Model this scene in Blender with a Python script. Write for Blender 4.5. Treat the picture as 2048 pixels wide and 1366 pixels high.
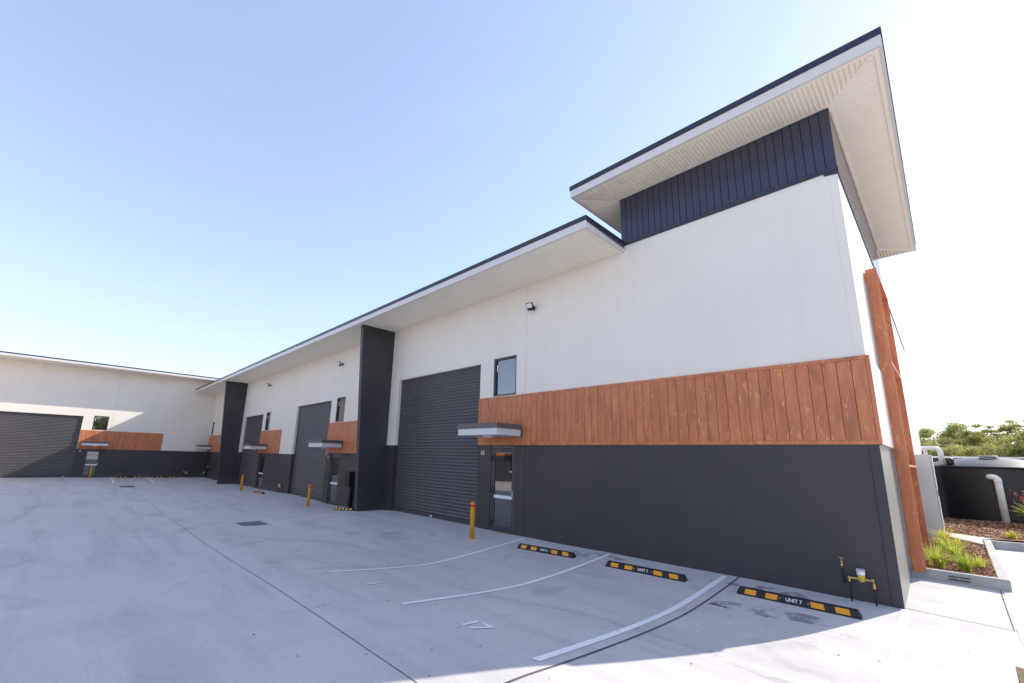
import bpy, bmesh, math, random
import numpy as np
from mathutils import Vector, Matrix

# ------------------------------------------------------------------ clear
for o in list(bpy.data.objects):
    bpy.data.objects.remove(o, do_unlink=True)
scene = bpy.context.scene
COL = scene.collection
random.seed(7)
RAD = math.radians

# ------------------------------------------------------------------ camera
YAW, PITCH, ROLL = RAD(46.398), RAD(11.8459), RAD(1.5736)
CAM = Vector((0.76738, -9.43748, 2.06705))
def cam_axes():
    cy, sy, cp, sp = math.cos(YAW), math.sin(YAW), math.cos(PITCH), math.sin(PITCH)
    f = Vector((-sy*cp, cy*cp, sp)); r = Vector((cy, sy, 0)); u = r.cross(f)
    cr, sr = math.cos(ROLL), math.sin(ROLL)
    return cr*r+sr*u, -sr*r+cr*u, f
_r, _u, _f = cam_axes()
cd = bpy.data.cameras.new('camera')
cam = bpy.data.objects.new('camera', cd); COL.objects.link(cam)
cam.matrix_world = Matrix(((_r.x, _u.x, -_f.x, CAM.x), (_r.y, _u.y, -_f.y, CAM.y), (_r.z, _u.z, -_f.z, CAM.z), (0, 0, 0, 1)))
cd.sensor_fit = 'HORIZONTAL'; cd.sensor_width = 36.0
cd.lens = 863.9218*36/2048
cd.shift_x = 40.413/2048; cd.shift_y = 50.6287/2048
cd.clip_start = 0.05; cd.clip_end = 3000
scene.camera = cam
scene.render.resolution_x, scene.render.resolution_y = 1024, 683

# ------------------------------------------------------------------ world, sun, exposure
SUN = Vector((0.41, 1.0, 0.725)).normalized()
ELEV = math.asin(SUN.z); AZ = math.atan2(SUN.x, SUN.y)
world = bpy.data.worlds.new('World'); scene.world = world; world.use_nodes = True
wn = world.node_tree; wn.nodes.clear()
sky = wn.nodes.new('ShaderNodeTexSky'); sky.sky_type = 'NISHITA'; sky.sun_disc = False
sky.sun_elevation = ELEV; sky.sun_rotation = AZ; sky.altitude = 50; sky.air_density = 1.0; sky.dust_density = 0.35; sky.ozone_density = 2.2
bg = wn.nodes.new('ShaderNodeBackground'); bg.inputs['Strength'].default_value = 0.15
wo = wn.nodes.new('ShaderNodeOutputWorld')
tint = wn.nodes.new('ShaderNodeMix'); tint.data_type = 'RGBA'; tint.blend_type = 'MULTIPLY'; tint.inputs[0].default_value = 1.0; tint.inputs[7].default_value = (1.00, 0.985, 1.07, 1)
gam = wn.nodes.new('ShaderNodeGamma'); gam.inputs[1].default_value = 0.60
wn.links.new(sky.outputs[0], gam.inputs[0]); wn.links.new(gam.outputs[0], tint.inputs[6]); wc = wn.nodes.new('ShaderNodeTexCoord'); wm = wn.nodes.new('ShaderNodeMapping'); wm.inputs['Scale'].default_value = (1.6, 3.4, 11.0); wm.inputs['Rotation'].default_value = (0.12, 0.08, 0.6)
wz = wn.nodes.new('ShaderNodeTexNoise'); wz.inputs['Scale'].default_value = 1.5; wz.inputs['Detail'].default_value = 7; wz.inputs['Roughness'].default_value = 0.62; wz.inputs['Distortion'].default_value = 0.5
wr = wn.nodes.new('ShaderNodeValToRGB'); wr.color_ramp.elements[0].position = 0.52; wr.color_ramp.elements[0].color = (0, 0, 0, 1); wr.color_ramp.elements[1].position = 0.85; wr.color_ramp.elements[1].color = (0.10, 0.10, 0.10, 1)
veil = wn.nodes.new('ShaderNodeMix'); veil.data_type = 'RGBA'; veil.inputs[7].default_value = (1.75, 1.85, 2.0, 1)
wn.links.new(wc.outputs['Generated'], wm.inputs[0]); wn.links.new(wm.outputs[0], wz.inputs['Vector']); wn.links.new(wz.outputs['Fac'], wr.inputs[0]); wn.links.new(wr.outputs[0], veil.inputs[0])
wn.links.new(tint.outputs[2], veil.inputs[6]); wn.links.new(veil.outputs[2], bg.inputs[0]); wn.links.new(bg.outputs[0], wo.inputs[0])
sl = bpy.data.lights.new('sun', 'SUN'); sl.energy = 2.0; sl.angle = RAD(0.53); sl.color = (1.0, 0.90, 0.78)
so = bpy.data.objects.new('sun', sl); COL.objects.link(so); so.location = (20, 40, 40)
so.rotation_euler = (-SUN).to_track_quat('-Z', 'Y').to_euler()
vs = scene.view_settings
vs.view_transform = 'Standard'; vs.look = 'None'; vs.gamma = 1.0; vs.use_curve_mapping = False
vs.exposure = 1.75
try:
    scene.cycles.max_bounces = 10; scene.cycles.diffuse_bounces = 6
except Exception: pass

# ------------------------------------------------------------------ materials
MATS = {}
class NT:
    def __init__(s, name):
        s.m = bpy.data.materials.new(name); s.m.use_nodes = True
        s.t = s.m.node_tree; s.b = s.t.nodes['Principled BSDF']; s.o = s.t.nodes['Material Output']
    def n(s, typ, **kw):
        k = s.t.nodes.new(typ)
        for a, v in kw.items():
            if a in k.inputs: k.inputs[a].default_value = v
            else: setattr(k, a, v)
        return k
    def l(s, a, b): s.t.links.new(a, b)
    def coord(s, kind='Object', scale=(1, 1, 1), loc=(0, 0, 0)):
        c = s.n('ShaderNodeTexCoord'); m = s.n('ShaderNodeMapping')
        m.inputs['Scale'].default_value = scale; m.inputs['Location'].default_value = loc
        s.l(c.outputs[kind], m.inputs['Vector']); return m.outputs[0]
    def noise(s, vec, scale, detail=4, rough=0.55, dist=0.0):
        k = s.n('ShaderNodeTexNoise'); k.inputs['Scale'].default_value = scale; k.inputs['Detail'].default_value = detail
        k.inputs['Roughness'].default_value = rough; k.inputs['Distortion'].default_value = dist
        s.l(vec, k.inputs['Vector']); return k.outputs['Fac']
    def ramp(s, fac, stops):
        r = s.n('ShaderNodeValToRGB'); e = r.color_ramp.elements
        while len(e) < len(stops): e.new(0.5)
        for el, (p, c) in zip(e, stops):
            el.position = p; el.color = (*c, 1) if len(c) == 3 else c
        s.l(fac, r.inputs[0]); return r.outputs[0]
    def mix(s, fac, a, b, blend='MIX'):
        k = s.n('ShaderNodeMix', data_type='RGBA', blend_type=blend)
        if isinstance(fac, float): k.inputs[0].default_value = fac
        else: s.l(fac, k.inputs[0])
        for v, i in ((a, 6), (b, 7)):
            if isinstance(v, tuple): k.inputs[i].default_value = (*v, 1)
            else: s.l(v, k.inputs[i])
        return k.outputs[2]
    def bump(s, h, strength, dist=0.01):
        k = s.n('ShaderNodeBump'); k.inputs['Strength'].default_value = strength; k.inputs['Distance'].default_value = dist
        s.l(h, k.inputs['Height']); s.l(k.outputs[0], s.b.inputs['Normal'])
    def set(s, rough=0.5, metal=0.0, ior=1.45):
        s.b.inputs['Roughness'].default_value = rough; s.b.inputs['Metallic'].default_value = metal; s.b.inputs['IOR'].default_value = ior
def g3(v): return (v, v, v)

def plain(name, col, rough=0.5, metal=0.0, ior=1.45, var=0.10, scale=3.0, bump=0.0, bscale=60, stretch=(1, 1, 1)):
    t = NT(name); t.set(rough, metal, ior)
    v = t.coord('Object', stretch)
    f = t.noise(v, scale, 5)
    lo = tuple(c*(1-var) for c in col); hi = tuple(min(1, c*(1+var)) for c in col)
    t.l(t.ramp(f, [(0.3, lo), (0.7, hi)]), t.b.inputs['Base Color'])
    if bump: t.bump(t.noise(v, bscale, 3), bump, 0.004)
    MATS[name] = t.m; return t.m


def wall_white_mat():
    t = NT('wall_white'); t.set(0.55)
    v = t.coord('Object')
    c = t.ramp(t.noise(v, 0.5, 5, 0.6), [(0.3, (0.775, 0.715, 0.640)), (0.7, (0.825, 0.765, 0.690))])
    run = t.noise(t.coord('Object', (3.2, 3.2, 0.10)), 1.0, 6, 0.62)
    c = t.mix(t.ramp(run, [(0.52, g3(0.0)), (0.80, g3(0.16))]), c, (0.62, 0.565, 0.50))
    c = t.mix(t.ramp(t.noise(v, 3.5, 6, 0.7), [(0.5, g3(0.0)), (0.85, g3(0.12))]), c, (0.66, 0.61, 0.55))
    t.l(c, t.b.inputs['Base Color'])
    t.bump(t.noise(v, 40, 4), 0.14, 0.004)
    MATS['wall_white'] = t.m
wall_white_mat()

def wall_dark_mat():
    t = NT('wall_dark'); t.set(0.48)
    v = t.coord('Object'); f = t.noise(v, 0.9, 6, 0.6)
    c = t.ramp(f, [(0.3, (0.043, 0.039, 0.044)), (0.7, (0.054, 0.049, 0.054))])
    run = t.noise(t.coord('Object', (5.5, 5.5, 0.22)), 1.0, 5, 0.6)
    c = t.mix(t.ramp(run, [(0.55, g3(0.0)), (0.8, g3(0.30))]), c, (0.075, 0.070, 0.072))
    sx = t.n('ShaderNodeSeparateXYZ'); t.l(v, sx.inputs[0])
    mr = t.n('ShaderNodeMapRange'); t.l(sx.outputs[2], mr.inputs[0]); mr.inputs[1].default_value = 0.16; mr.inputs[2].default_value = -0.30
    sp = t.noise(v, 7.0, 6, 0.7)
    ml = t.n('ShaderNodeMath', operation='MULTIPLY'); t.l(mr.outputs[0], ml.inputs[0]); t.l(sp, ml.inputs[1])
    c = t.mix(t.ramp(ml.outputs[0], [(0.10, g3(0.0)), (0.5, g3(0.40))]), c, (0.12, 0.112, 0.105))
    t.l(c, t.b.inputs['Base Color'])
    t.l(t.ramp(t.noise(v, 1.7, 5, 0.65), [(0.3, g3(0.40)), (0.7, g3(0.58))]), t.b.inputs['Roughness'])
    t.bump(t.noise(v, 45, 3), 0.14, 0.004)
    MATS['wall_dark'] = t.m
wall_dark_mat()
plain('side_sheen_grey', (0.25, 0.235, 0.22), 0.42, var=0.06, scale=1.5, bump=0.12, bscale=45)  # paler stand-in for wall_dark on the side; grazing sheen put into the colour
plain('sealant', (0.42, 0.41, 0.40), 0.7)
plain('fascia_white', (0.66, 0.63, 0.60), 0.35, var=0.02)
plain('soffit_cream', (0.90, 0.83, 0.70), 0.40, var=0.03, scale=2)
plain('capping_navy', (0.028, 0.030, 0.050), 0.35, var=0.08)
plain('clad_navy', (0.045, 0.046, 0.072), 0.16, var=0.10, scale=2)
plain('roof_sheet', (0.10, 0.10, 0.12), 0.4)
plain('roller_steel', (0.082, 0.076, 0.080), 0.38, var=0.08, scale=1.5)
plain('frame_charcoal', (0.060, 0.062, 0.070), 0.35, var=0.05)
plain('frame_bronze', (0.12, 0.115, 0.115), 0.38, var=0.05)
plain('white_film', (0.80, 0.82, 0.84), 0.4, var=0.02)
plain('canopy_silver', (0.66, 0.66, 0.68), 0.38, var=0.03)
plain('black_plastic', (0.012, 0.012, 0.014), 0.45, var=0.1)
plain('lens_white', (0.80, 0.80, 0.78), 0.25, var=0.02)
plain('bollard_yellow', (0.80, 0.36, 0.012), 0.35, var=0.06, scale=6)
plain('band_red', (0.75, 0.03, 0.012), 0.4, var=0.04)
plain('stop_rubber', (0.020, 0.019, 0.021), 0.62, var=0.22, scale=10, bump=0.3, bscale=120)
plain('stop_yellow', (0.86, 0.34, 0.008), 0.42, var=0.08, scale=14)
plain('line_paint', (0.93, 0.93, 0.94), 0.6, var=0.08, scale=14)
plain('letter_white', (0.80, 0.80, 0.80), 0.5, var=0.02)
plain('sign_black', (0.045, 0.042, 0.036), 0.5)
plain('brass', (0.62, 0.42, 0.16), 0.32, metal=0.85, var=0.15, scale=30)
plain('meter_yellow', (0.62, 0.40, 0.05), 0.4, var=0.08)
plain('pvc_white', (0.88, 0.86, 0.82), 0.38, var=0.04, scale=4)
plain('cabinet_grey', (0.62, 0.59, 0.57), 0.42, var=0.03)
plain('tank_black', (0.018, 0.018, 0.020), 0.38, var=0.15, scale=1.5, bump=0.15, bscale=9)
plain('tank_lid', (0.42, 0.43, 0.45), 0.45, var=0.06)
plain('fence_navy', (0.030, 0.033, 0.050), 0.45)
plain('kerb_concrete', (0.40, 0.40, 0.39), 0.85, var=0.14, scale=5, bump=0.35, bscale=90)
plain('path_concrete', (0.50, 0.48, 0.45), 0.85, var=0.10, scale=3, bump=0.25, bscale=80)
plain('galv_steel', (0.30, 0.31, 0.33), 0.45, metal=0.6, var=0.15, scale=20)
plain('pit_dark', (0.02, 0.02, 0.022), 0.9)
plain('joint_dark', (0.11, 0.10, 0.10), 0.9, var=0.3, scale=8)
plain('rust_grit', (0.16, 0.11, 0.06), 0.95, var=0.5, scale=40)
plain('bark', (0.20, 0.165, 0.13), 0.85, var=0.35, scale=3, stretch=(1, 1, 0.2))
plain('chip_dark', (0.14, 0.07, 0.035), 0.85, var=0.5, scale=16)
plain('blossom_red', (0.42, 0.10, 0.06), 0.6, var=0.3, scale=30)
plain('groove_brown', (0.06, 0.022, 0.012), 0.8)
plain('silver', (0.55, 0.55, 0.55), 0.3, metal=0.8)

def glass(name, col, ior):
    t = NT(name); t.set(0.015, 0.0, ior); t.b.inputs['Base Color'].default_value = (*col, 1); MATS[name] = t.m
glass('glass_tint', (0.010, 0.014, 0.016), 2.6)

def leafmat(name, c1, c2, trans=0.35):
    t = NT(name); t.set(0.55)
    inf = t.n('ShaderNodeObjectInfo'); geo = t.n('ShaderNodeNewGeometry')
    f = t.noise(t.coord('Object'), 0.9, 3)
    a = t.n('ShaderNodeMath', operation='ADD'); t.l(f, a.inputs[0])
    b = t.n('ShaderNodeMath', operation='MULTIPLY'); t.l(geo.outputs['Random Per Island'], b.inputs[0]); b.inputs[1].default_value = 0.45
    t.l(b.outputs[0], a.inputs[1])
    s = t.n('ShaderNodeMath', operation='MULTIPLY_ADD'); t.l(inf.outputs['Random'], s.inputs[0]); s.inputs[1].default_value = 0.3; t.l(a.outputs[0], s.inputs[2])
    c = t.ramp(s.outputs[0], [(0.35, c1), (1.05, c2)])
    t.l(c, t.b.inputs['Base Color'])
    tr = t.n('ShaderNodeBsdfTranslucent'); t.l(c, tr.inputs[0])
    mx = t.n('ShaderNodeMixShader'); mx.inputs[0].default_value = trans
    t.l(t.b.outputs[0], mx.inputs[1]); t.l(tr.outputs[0], mx.inputs[2]); t.l(mx.outputs[0], t.o.inputs[0])
    MATS[name] = t.m
leafmat('leaf_gum', (0.13, 0.14, 0.040), (0.46, 0.44, 0.15), 0.55)
leafmat('leaf_strap', (0.22, 0.33, 0.03), (0.55, 0.60, 0.10), 0.5)
leafmat('leaf_yellow', (0.42, 0.46, 0.04), (0.65, 0.62, 0.10), 0.5)

def wood_mat():
    t = NT('wood_laminate'); t.set(0.36)
    inf = t.n('ShaderNodeObjectInfo')
    tc = t.n('ShaderNodeTexCoord')
    off = t.n('ShaderNodeVectorMath', operation='MULTIPLY_ADD')
    cmb = t.n('ShaderNodeCombineXYZ')
    for i in range(3): t.l(inf.outputs['Random'], cmb.inputs[i])
    t.l(cmb.outputs[0], off.inputs[0]); off.inputs[1].default_value = (37, 23, 61); t.l(tc.outputs['Object'], off.inputs[2])
    def mp(sc):
        m = t.n('ShaderNodeMapping'); m.inputs['Scale'].default_value = sc; t.l(off.outputs[0], m.inputs[0]); return m.outputs[0]
    broad = t.noise(mp((6, 6, 1.3)), 1.0, 3, 0.5, 0.6)
    arch = t.noise(mp((8, 8, 1.9)), 1.0, 1, 0.4, 0.9)       # cathedral figure: bands of a smooth stretched field
    fr = t.n('ShaderNodeMath', operation='MULTIPLY'); t.l(arch, fr.inputs[0]); fr.inputs[1].default_value = 9.0
    fc = t.n('ShaderNodeMath', operation='FRACT'); t.l(fr.outputs[0], fc.inputs[0])
    fine = t.noise(mp((70, 70, 1.6)), 1.0, 3)
    fleck = t.noise(mp((13, 13, 3.6)), 1.0, 1, 0.5, 1.6)
    c = t.ramp(broad, [(0.28, (0.40, 0.128, 0.056)), (0.5, (0.55, 0.182, 0.076)), (0.72, (0.64, 0.228, 0.096))])
    c = t.mix(t.ramp(fc.outputs[0], [(0.0, g3(0.30)), (0.2, g3(0.04)), (0.75, g3(0.0)), (1.0, g3(0.30))]), c, (0.34, 0.088, 0.040))
    c = t.mix(t.ramp(fine, [(0.42, g3(0.0)), (0.8, g3(0.30))]), c, (0.36, 0.095, 0.042))
    c = t.mix(t.ramp(fleck, [(0.61, g3(0.0)), (0.74, g3(0.50))]), c, (0.82, 0.38, 0.15))
    hsv = t.n('ShaderNodeHueSaturation'); t.l(c, hsv.inputs['Color'])
    vr = t.n('ShaderNodeMapRange'); t.l(inf.outputs['Random'], vr.inputs[0]); vr.inputs[3].default_value = 0.955; vr.inputs[4].default_value = 1.045; t.l(vr.outputs[0], hsv.inputs['Value'])
    t.l(hsv.outputs[0], t.b.inputs['Base Color'])
    t.bump(fine, 0.05, 0.002)
    MATS['wood'] = t.m
wood_mat()

def concrete_yard():
    t = NT('concrete_yard'); t.set(0.78)
    big = t.noise(t.coord('Object'), 0.16, 5, 0.6)
    mid = t.noise(t.coord('Object'), 1.1, 6, 0.65, 0.6)
    st = t.noise(t.coord('Object', (0.22, 1.7, 1)), 1.0, 6, 0.62, 0.4)
    st2 = t.noise(t.coord('Object', (2.1, 0.35, 1), (5, 3, 0)), 0.8, 5, 0.6, 0.8)
    fine = t.noise(t.coord('Object'), 22, 5, 0.7)
    damp = t.noise(t.coord('Object', loc=(3.1, 8.7, 0)), 0.55, 5, 0.55, 1.2)
    c = t.ramp(big, [(0.3, (0.59, 0.565, 0.565)), (0.7, (0.67, 0.642, 0.635))])
    c = t.mix(t.ramp(mid, [(0.35, g3(0.0)), (0.75, g3(0.5))]), c, (0.47, 0.455, 0.460))
    c = t.mix(t.ramp(st, [(0.48, g3(0.0)), (0.70, g3(0.55))]), c, (0.40, 0.390, 0.402))
    c = t.mix(t.ramp(st2, [(0.52, g3(0.0)), (0.72, g3(0.42))]), c, (0.610, 0.592, 0.561))
    c = t.mix(t.ramp(damp, [(0.60, g3(0.0)), (0.67, g3(0.38))]), c, (0.329, 0.323, 0.329))
    c = t.mix(t.ramp(fine, [(0.40, g3(0.0)), (0.75, g3(0.22))]), c, (0.354, 0.348, 0.342))
    grit = t.noise(t.coord('Object'), 95, 3, 0.6)
    c = t.mix(t.ramp(grit, [(0.60, g3(0.0)), (0.72, g3(0.30))]), c, (0.30, 0.29, 0.29))
    broom = t.noise(t.coord('Object', (3, 70, 1)), 1.0, 3, 0.6)
    c = t.mix(t.ramp(broom, [(0.45, g3(0.0)), (0.8, g3(0.16))]), c, (0.34, 0.33, 0.335))
    t.l(c, t.b.inputs['Base Color'])
    t.bump(fine, 0.22, 0.004)
    MATS['concrete'] = t.m
concrete_yard()

def mask_mat(name, col, lo, hi, scale, stretch=(1, 1, 1), amount=0.6):
    t = NT(name); t.set(0.85); t.b.inputs['Base Color'].default_value = (*col, 1)
    f = t.ramp(t.noise(t.coord('Object', stretch), scale, 5, 0.65), [(lo, g3(0.0)), (hi, g3(amount))])
    tr = t.n('ShaderNodeBsdfTransparent'); mx = t.n('ShaderNodeMixShader')
    t.l(f, mx.inputs[0]); t.l(tr.outputs[0], mx.inputs[1]); t.l(t.b.outputs[0], mx.inputs[2]); t.l(mx.outputs[0], t.o.inputs[0])
    MATS[name] = t.m
mask_mat('tyre_rub', (0.10, 0.10, 0.105), 0.40, 0.60, 9, amount=0.13)
mask_mat('damp_stain', (0.17, 0.17, 0.175), 0.47, 0.56, 2.6, amount=0.42)
def mulch_mat():
    t = NT('mulch'); t.set(0.9)
    f = t.noise(t.coord('Object'), 26, 5, 0.7)
    t.l(t.ramp(f, [(0.3, (0.07, 0.03, 0.016)), (0.55, (0.24, 0.11, 0.055)), (0.75, (0.42, 0.26, 0.15))]), t.b.inputs['Base Color'])
    t.bump(f, 0.8, 0.03); MATS['mulch'] = t.m
    t = NT('mulch_chip'); t.set(0.85)
    geo = t.n('ShaderNodeNewGeometry')
    t.l(t.ramp(geo.outputs['Random Per Island'], [(0.0, (0.10, 0.042, 0.020)), (0.4, (0.32, 0.15, 0.075)), (0.8, (0.50, 0.28, 0.16)), (1.0, (0.72, 0.56, 0.42))]), t.b.inputs['Base Color'])
    MATS['mulch_chip'] = t.m
mulch_mat()

# ------------------------------------------------------------------ mesh helpers
class MB:
    def __init__(s, off=(0, 0, 0)):
        s.v = []; s.f = []; s.m = []; s.off = off
    def add(s, vs, fs, mi=0):
        b = len(s.v); ox, oy, oz = s.off
        s.v += [(x-ox, y-oy, z-oz) for x, y, z in vs]
        for f in fs: s.f.append([i+b for i in f]); s.m.append(mi)
    def box(s, x0, x1, y0, y1, z0, z1, mi=0):
        x0, x1 = min(x0, x1), max(x0, x1); y0, y1 = min(y0, y1), max(y0, y1); z0, z1 = min(z0, z1), max(z0, z1)
        s.add([(x0, y0, z0), (x1, y0, z0), (x1, y1, z0), (x0, y1, z0), (x0, y0, z1), (x1, y0, z1), (x1, y1, z1), (x0, y1, z1)],
              [(0, 3, 2, 1), (4, 5, 6, 7), (0, 1, 5, 4), (1, 2, 6, 5), (2, 3, 7, 6), (3, 0, 4, 7)], mi)
    def prism(s, a, b, mi=0, caps=True):      # two matching loops
        n = len(a)
        fs = [(i, (i+1) % n, n+(i+1) % n, n+i) for i in range(n)]
        if caps: fs += [tuple(range(n-1, -1, -1)), tuple(range(n, 2*n))]
        s.add(list(a)+list(b), fs, mi)
    def tube(s, pts, r, n=14, mi=0, caps=True):
        pts = [Vector(p) for p in pts]; rs = r if isinstance(r, (list, tuple)) else [r]*len(pts)
        rings = []; up = None
        for i, p in enumerate(pts):
            d = ((pts[min(i+1, len(pts)-1)]-pts[max(i-1, 0)])).normalized()
            if up is None:
                up = Vector((0, 0, 1)) if abs(d.z) < 0.9 else Vector((1, 0, 0))
            a = d.cross(up).normalized(); up = a.cross(d).normalized()
            rings.append([tuple(p+(a*math.cos(2*math.pi*k/n)+up*math.sin(2*math.pi*k/n))*rs[i]) for k in range(n)])
        vs = [v for rg in rings for v in rg]
        fs = [(i*n+k, i*n+(k+1) % n, (i+1)*n+(k+1) % n, (i+1)*n+k) for i in range(len(rings)-1) for k in range(n)]
        if caps: fs += [tuple(range(n-1, -1, -1)), tuple(range((len(rings)-1)*n, len(rings)*n))]
        s.add(vs, fs, mi)
    def lathe(s, prof, c=(0, 0, 0), n=24, mi=0, caps=True):      # prof: (r, z)
        vs = [(c[0]+r*math.cos(2*math.pi*k/n), c[1]+r*math.sin(2*math.pi*k/n), c[2]+z) for r, z in prof for k in range(n)]
        fs = [(i*n+k, i*n+(k+1) % n, (i+1)*n+(k+1) % n, (i+1)*n+k) for i in range(len(prof)-1) for k in range(n)]
        if caps: fs += [tuple(range(n-1, -1, -1)), tuple(range((len(prof)-1)*n, len(prof)*n))]
        s.add(vs, fs, mi)
    def mesh(s, name, mats, smooth=False):
        me = bpy.data.meshes.new(name); me.from_pydata(s.v, [], s.f)
        for m in ([mats] if isinstance(mats, str) else mats): me.materials.append(MATS[m])
        if any(s.m): me.polygons.foreach_set('material_index', s.m)
        if smooth: me.polygons.foreach_set('use_smooth', [True]*len(s.f))
        me.update(); return me
    def build(s, name, mats, parent=None, smooth=False, bevel=0.0, loc=None, fix=False):
        me = s.mesh(name, mats, smooth)
        if fix:
            bm = bmesh.new(); bm.from_mesh(me); bmesh.ops.recalc_face_normals(bm, faces=bm.faces); bm.to_mesh(me); bm.free()
        return link(name, me, parent, bevel, loc)
def link(name, me, parent=None, bevel=0.0, loc=None):
    o = bpy.data.objects.new(name, me); COL.objects.link(o)
    if parent is not None: o.parent = parent
    if loc is not None: o.location = loc
    if bevel:
        b = o.modifiers.new('bevel', 'BEVEL'); b.width = bevel; b.segments = 2; b.limit_method = 'ANGLE'
    return o
def tag(o, label, cat, group=None):
    o['label'] = label; o['category'] = cat
    if group: o['group'] = group
    return o
def thing(name, label, cat, loc=(0, 0, 0), rz=0.0, group=None):
    o = bpy.data.objects.new(name, None); COL.objects.link(o); o.location = loc; o.rotation_euler = (0, 0, rz)
    o.empty_display_size = 0.2
    return tag(o, label, cat, group)
def copy_tree(o, parent=None):
    c = o.copy(); COL.objects.link(c); c.parent = parent
    for ch in list(o.children): copy_tree(ch, c)
    return c
def text_mesh(name, txt, size, mat, extrude=0.0, align='CENTER', bold=0.0):
    cu = bpy.data.curves.new('t', 'FONT'); cu.body = txt; cu.size = size; cu.extrude = extrude; cu.align_x = align; cu.align_y = 'CENTER'; cu.offset = bold
    o = bpy.data.objects.new('t', cu); COL.objects.link(o)
    dg = bpy.context.evaluated_depsgraph_get(); dg.update()
    me = bpy.data.meshes.new_from_object(o.evaluated_get(dg)); me.name = name
    bpy.data.objects.remove(o, do_unlink=True); bpy.data.curves.remove(cu)
    me.materials.clear(); me.materials.append(MATS[mat]); return me

#GROUND-BEGIN
CTRL = []
def cp(*pts): CTRL.extend(pts)
cp((0, 0, 0), (-2.3, 0, 0), (-5, 0, -.02), (-7.5, 0, -.045), (-9.6, 0, -.05), (-12, 0, -.055), (-14.7, 0, -.07), (-15.3, -1.1, -.10), (-16.5, 0, -.20),
   (-18, 0, -.29), (-18, -.8, -.29), (-19.5, 0, -.335), (-21.1, 0, -.33), (-23.5, 0, -.30), (-25.8, 0, -.28), (-28.5, 0, -.33), (-32, 0, -.37), (-37.1, 0, -.41), (-37.1, -1.1, -.42),
   (-42, 0, -.42), (-47.5, 0, -.42), (-47.5, -5.6, -.37), (-47.5, -9, -.35), (-47.5, -12.7, -.35))
VAL = [(1.2, -2.0, -.09), (0, -2.1, -.10), (-2.4, -2.35, -.13), (-4.92, -3.17, -.18), (-7.52, -3.24, -.28), (-10, -3.7, -.285), (-13, -4.3, -.29), (-15.6, -4.7, -.30)]
for a, b in zip(VAL[:-1], VAL[1:]):
    for k in range(3):
        t = k/3; cp(tuple(a[i]+(b[i]-a[i])*t for i in range(3)))
cp(VAL[-1])
cp((-2.47, -5.62, .03), (-2.26, -5.93, .07), (-4.92, -5.66, -.01), (-7.52, -5.58, -.10), (-15.3, -2.85, -.20), (-15.3, -5.6, -.24), (-18, -3.3, -.34), (-18, -5.5, -.31),
   (-26.5, -3.7, -.38), (-26.5, -5.5, -.41), (-29, -3.2, -.42), (-29, -5.5, -.50), (-43.5, -6.5, -.60), (-43, -4.1, -.59), (-43, -1.7, -.54), (-38.5, -6.1, -.60), (-33, -6.0, -.53),
   (-22, -5.5, -.36), (-11, -6.5, -.15), (0, -5.5, .02), (3, -2.2, -.08), (3, 0, .0), (3, 2, .10), (3, 8, .12), (1.2, 2.05, .14), (0.6, 2.05, .15), (0, 2.05, .15), (1.25, 8, .12), (0.6, 1.0, .075), (0, 1.0, .07), (1.2, 1.0, .07),
   (0, 5, .15), (0, 9, .15), (3, 12, .12), (-3, -9, .18), (0, -9.4, .25), (3, -6, .08), (5, -9.4, .25), (-8, -9, .08), (-15, -10, -.02), (-25, -11, -.25), (-35, -12, -.38), (-47.5, -20, -.33),
   (-30, -20, -.2), (-15, -20, .1), (0, -20, .35), (10, -20, .35), (10, 0, .05), (10, 15, .1), (-10, 10, 0), (-30, 10, -.35), (-48, 10, -.4), (-60, -5, -.5), (-60, 15, -.5),
   (0, 30, -.2), (20, 30, -.2), (-20, 30, -.3), (0, 70, -1.2), (40, 70, -1.2), (-40, 60, -1.2), (300, 300, -2), (-300, 300, -2), (300, -300, 0), (-300, -300, 0))
_c = np.array(CTRL, float)
_d = np.hypot(_c[:, None, 0]-_c[None, :, 0], _c[:, None, 1]-_c[None, :, 1])
_w = np.linalg.solve(_d+1e-6*np.eye(len(_c)), _c[:, 2])
def axis(br):
    out = []
    for a, b, s in br:
        n = max(1, int(round((b-a)/s))); out += [a+(b-a)*i/n for i in range(n)]
    return np.array(out+[br[-1][1]])
GX = axis([(-600, -120, 60), (-120, -60, 10), (-60, -48, 2), (-48, -16, 0.8), (-16, -9, 0.35), (-9, 2, 0.2), (2, 6, 0.5), (6, 30, 3), (30, 120, 10), (120, 600, 60)])
GY = axis([(-600, -120, 60), (-120, -30, 10), (-30, -12, 1.5), (-12, -7, 0.5), (-7, 0.4, 0.2), (0.4, 3, 0.3), (3, 16, 1.0), (16, 40, 4), (40, 140, 10), (140, 600, 60)])
_gx, _gy = np.meshgrid(GX, GY, indexing='ij')
GZ = np.zeros_like(_gx)
for (x, y, z), w in zip(CTRL, _w): GZ += w*np.hypot(_gx-x, _gy-y)
def zg(x, y):
    i = int(np.clip(np.searchsorted(GX, x)-1, 0, len(GX)-2)); j = int(np.clip(np.searchsorted(GY, y)-1, 0, len(GY)-2))
    u = (x-GX[i])/(GX[i+1]-GX[i]); v = (y-GY[j])/(GY[j+1]-GY[j])
    return float(GZ[i, j]*(1-u)*(1-v)+GZ[i+1, j]*u*(1-v)+GZ[i, j+1]*(1-u)*v+GZ[i+1, j+1]*u*v)
#GROUND-END

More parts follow.
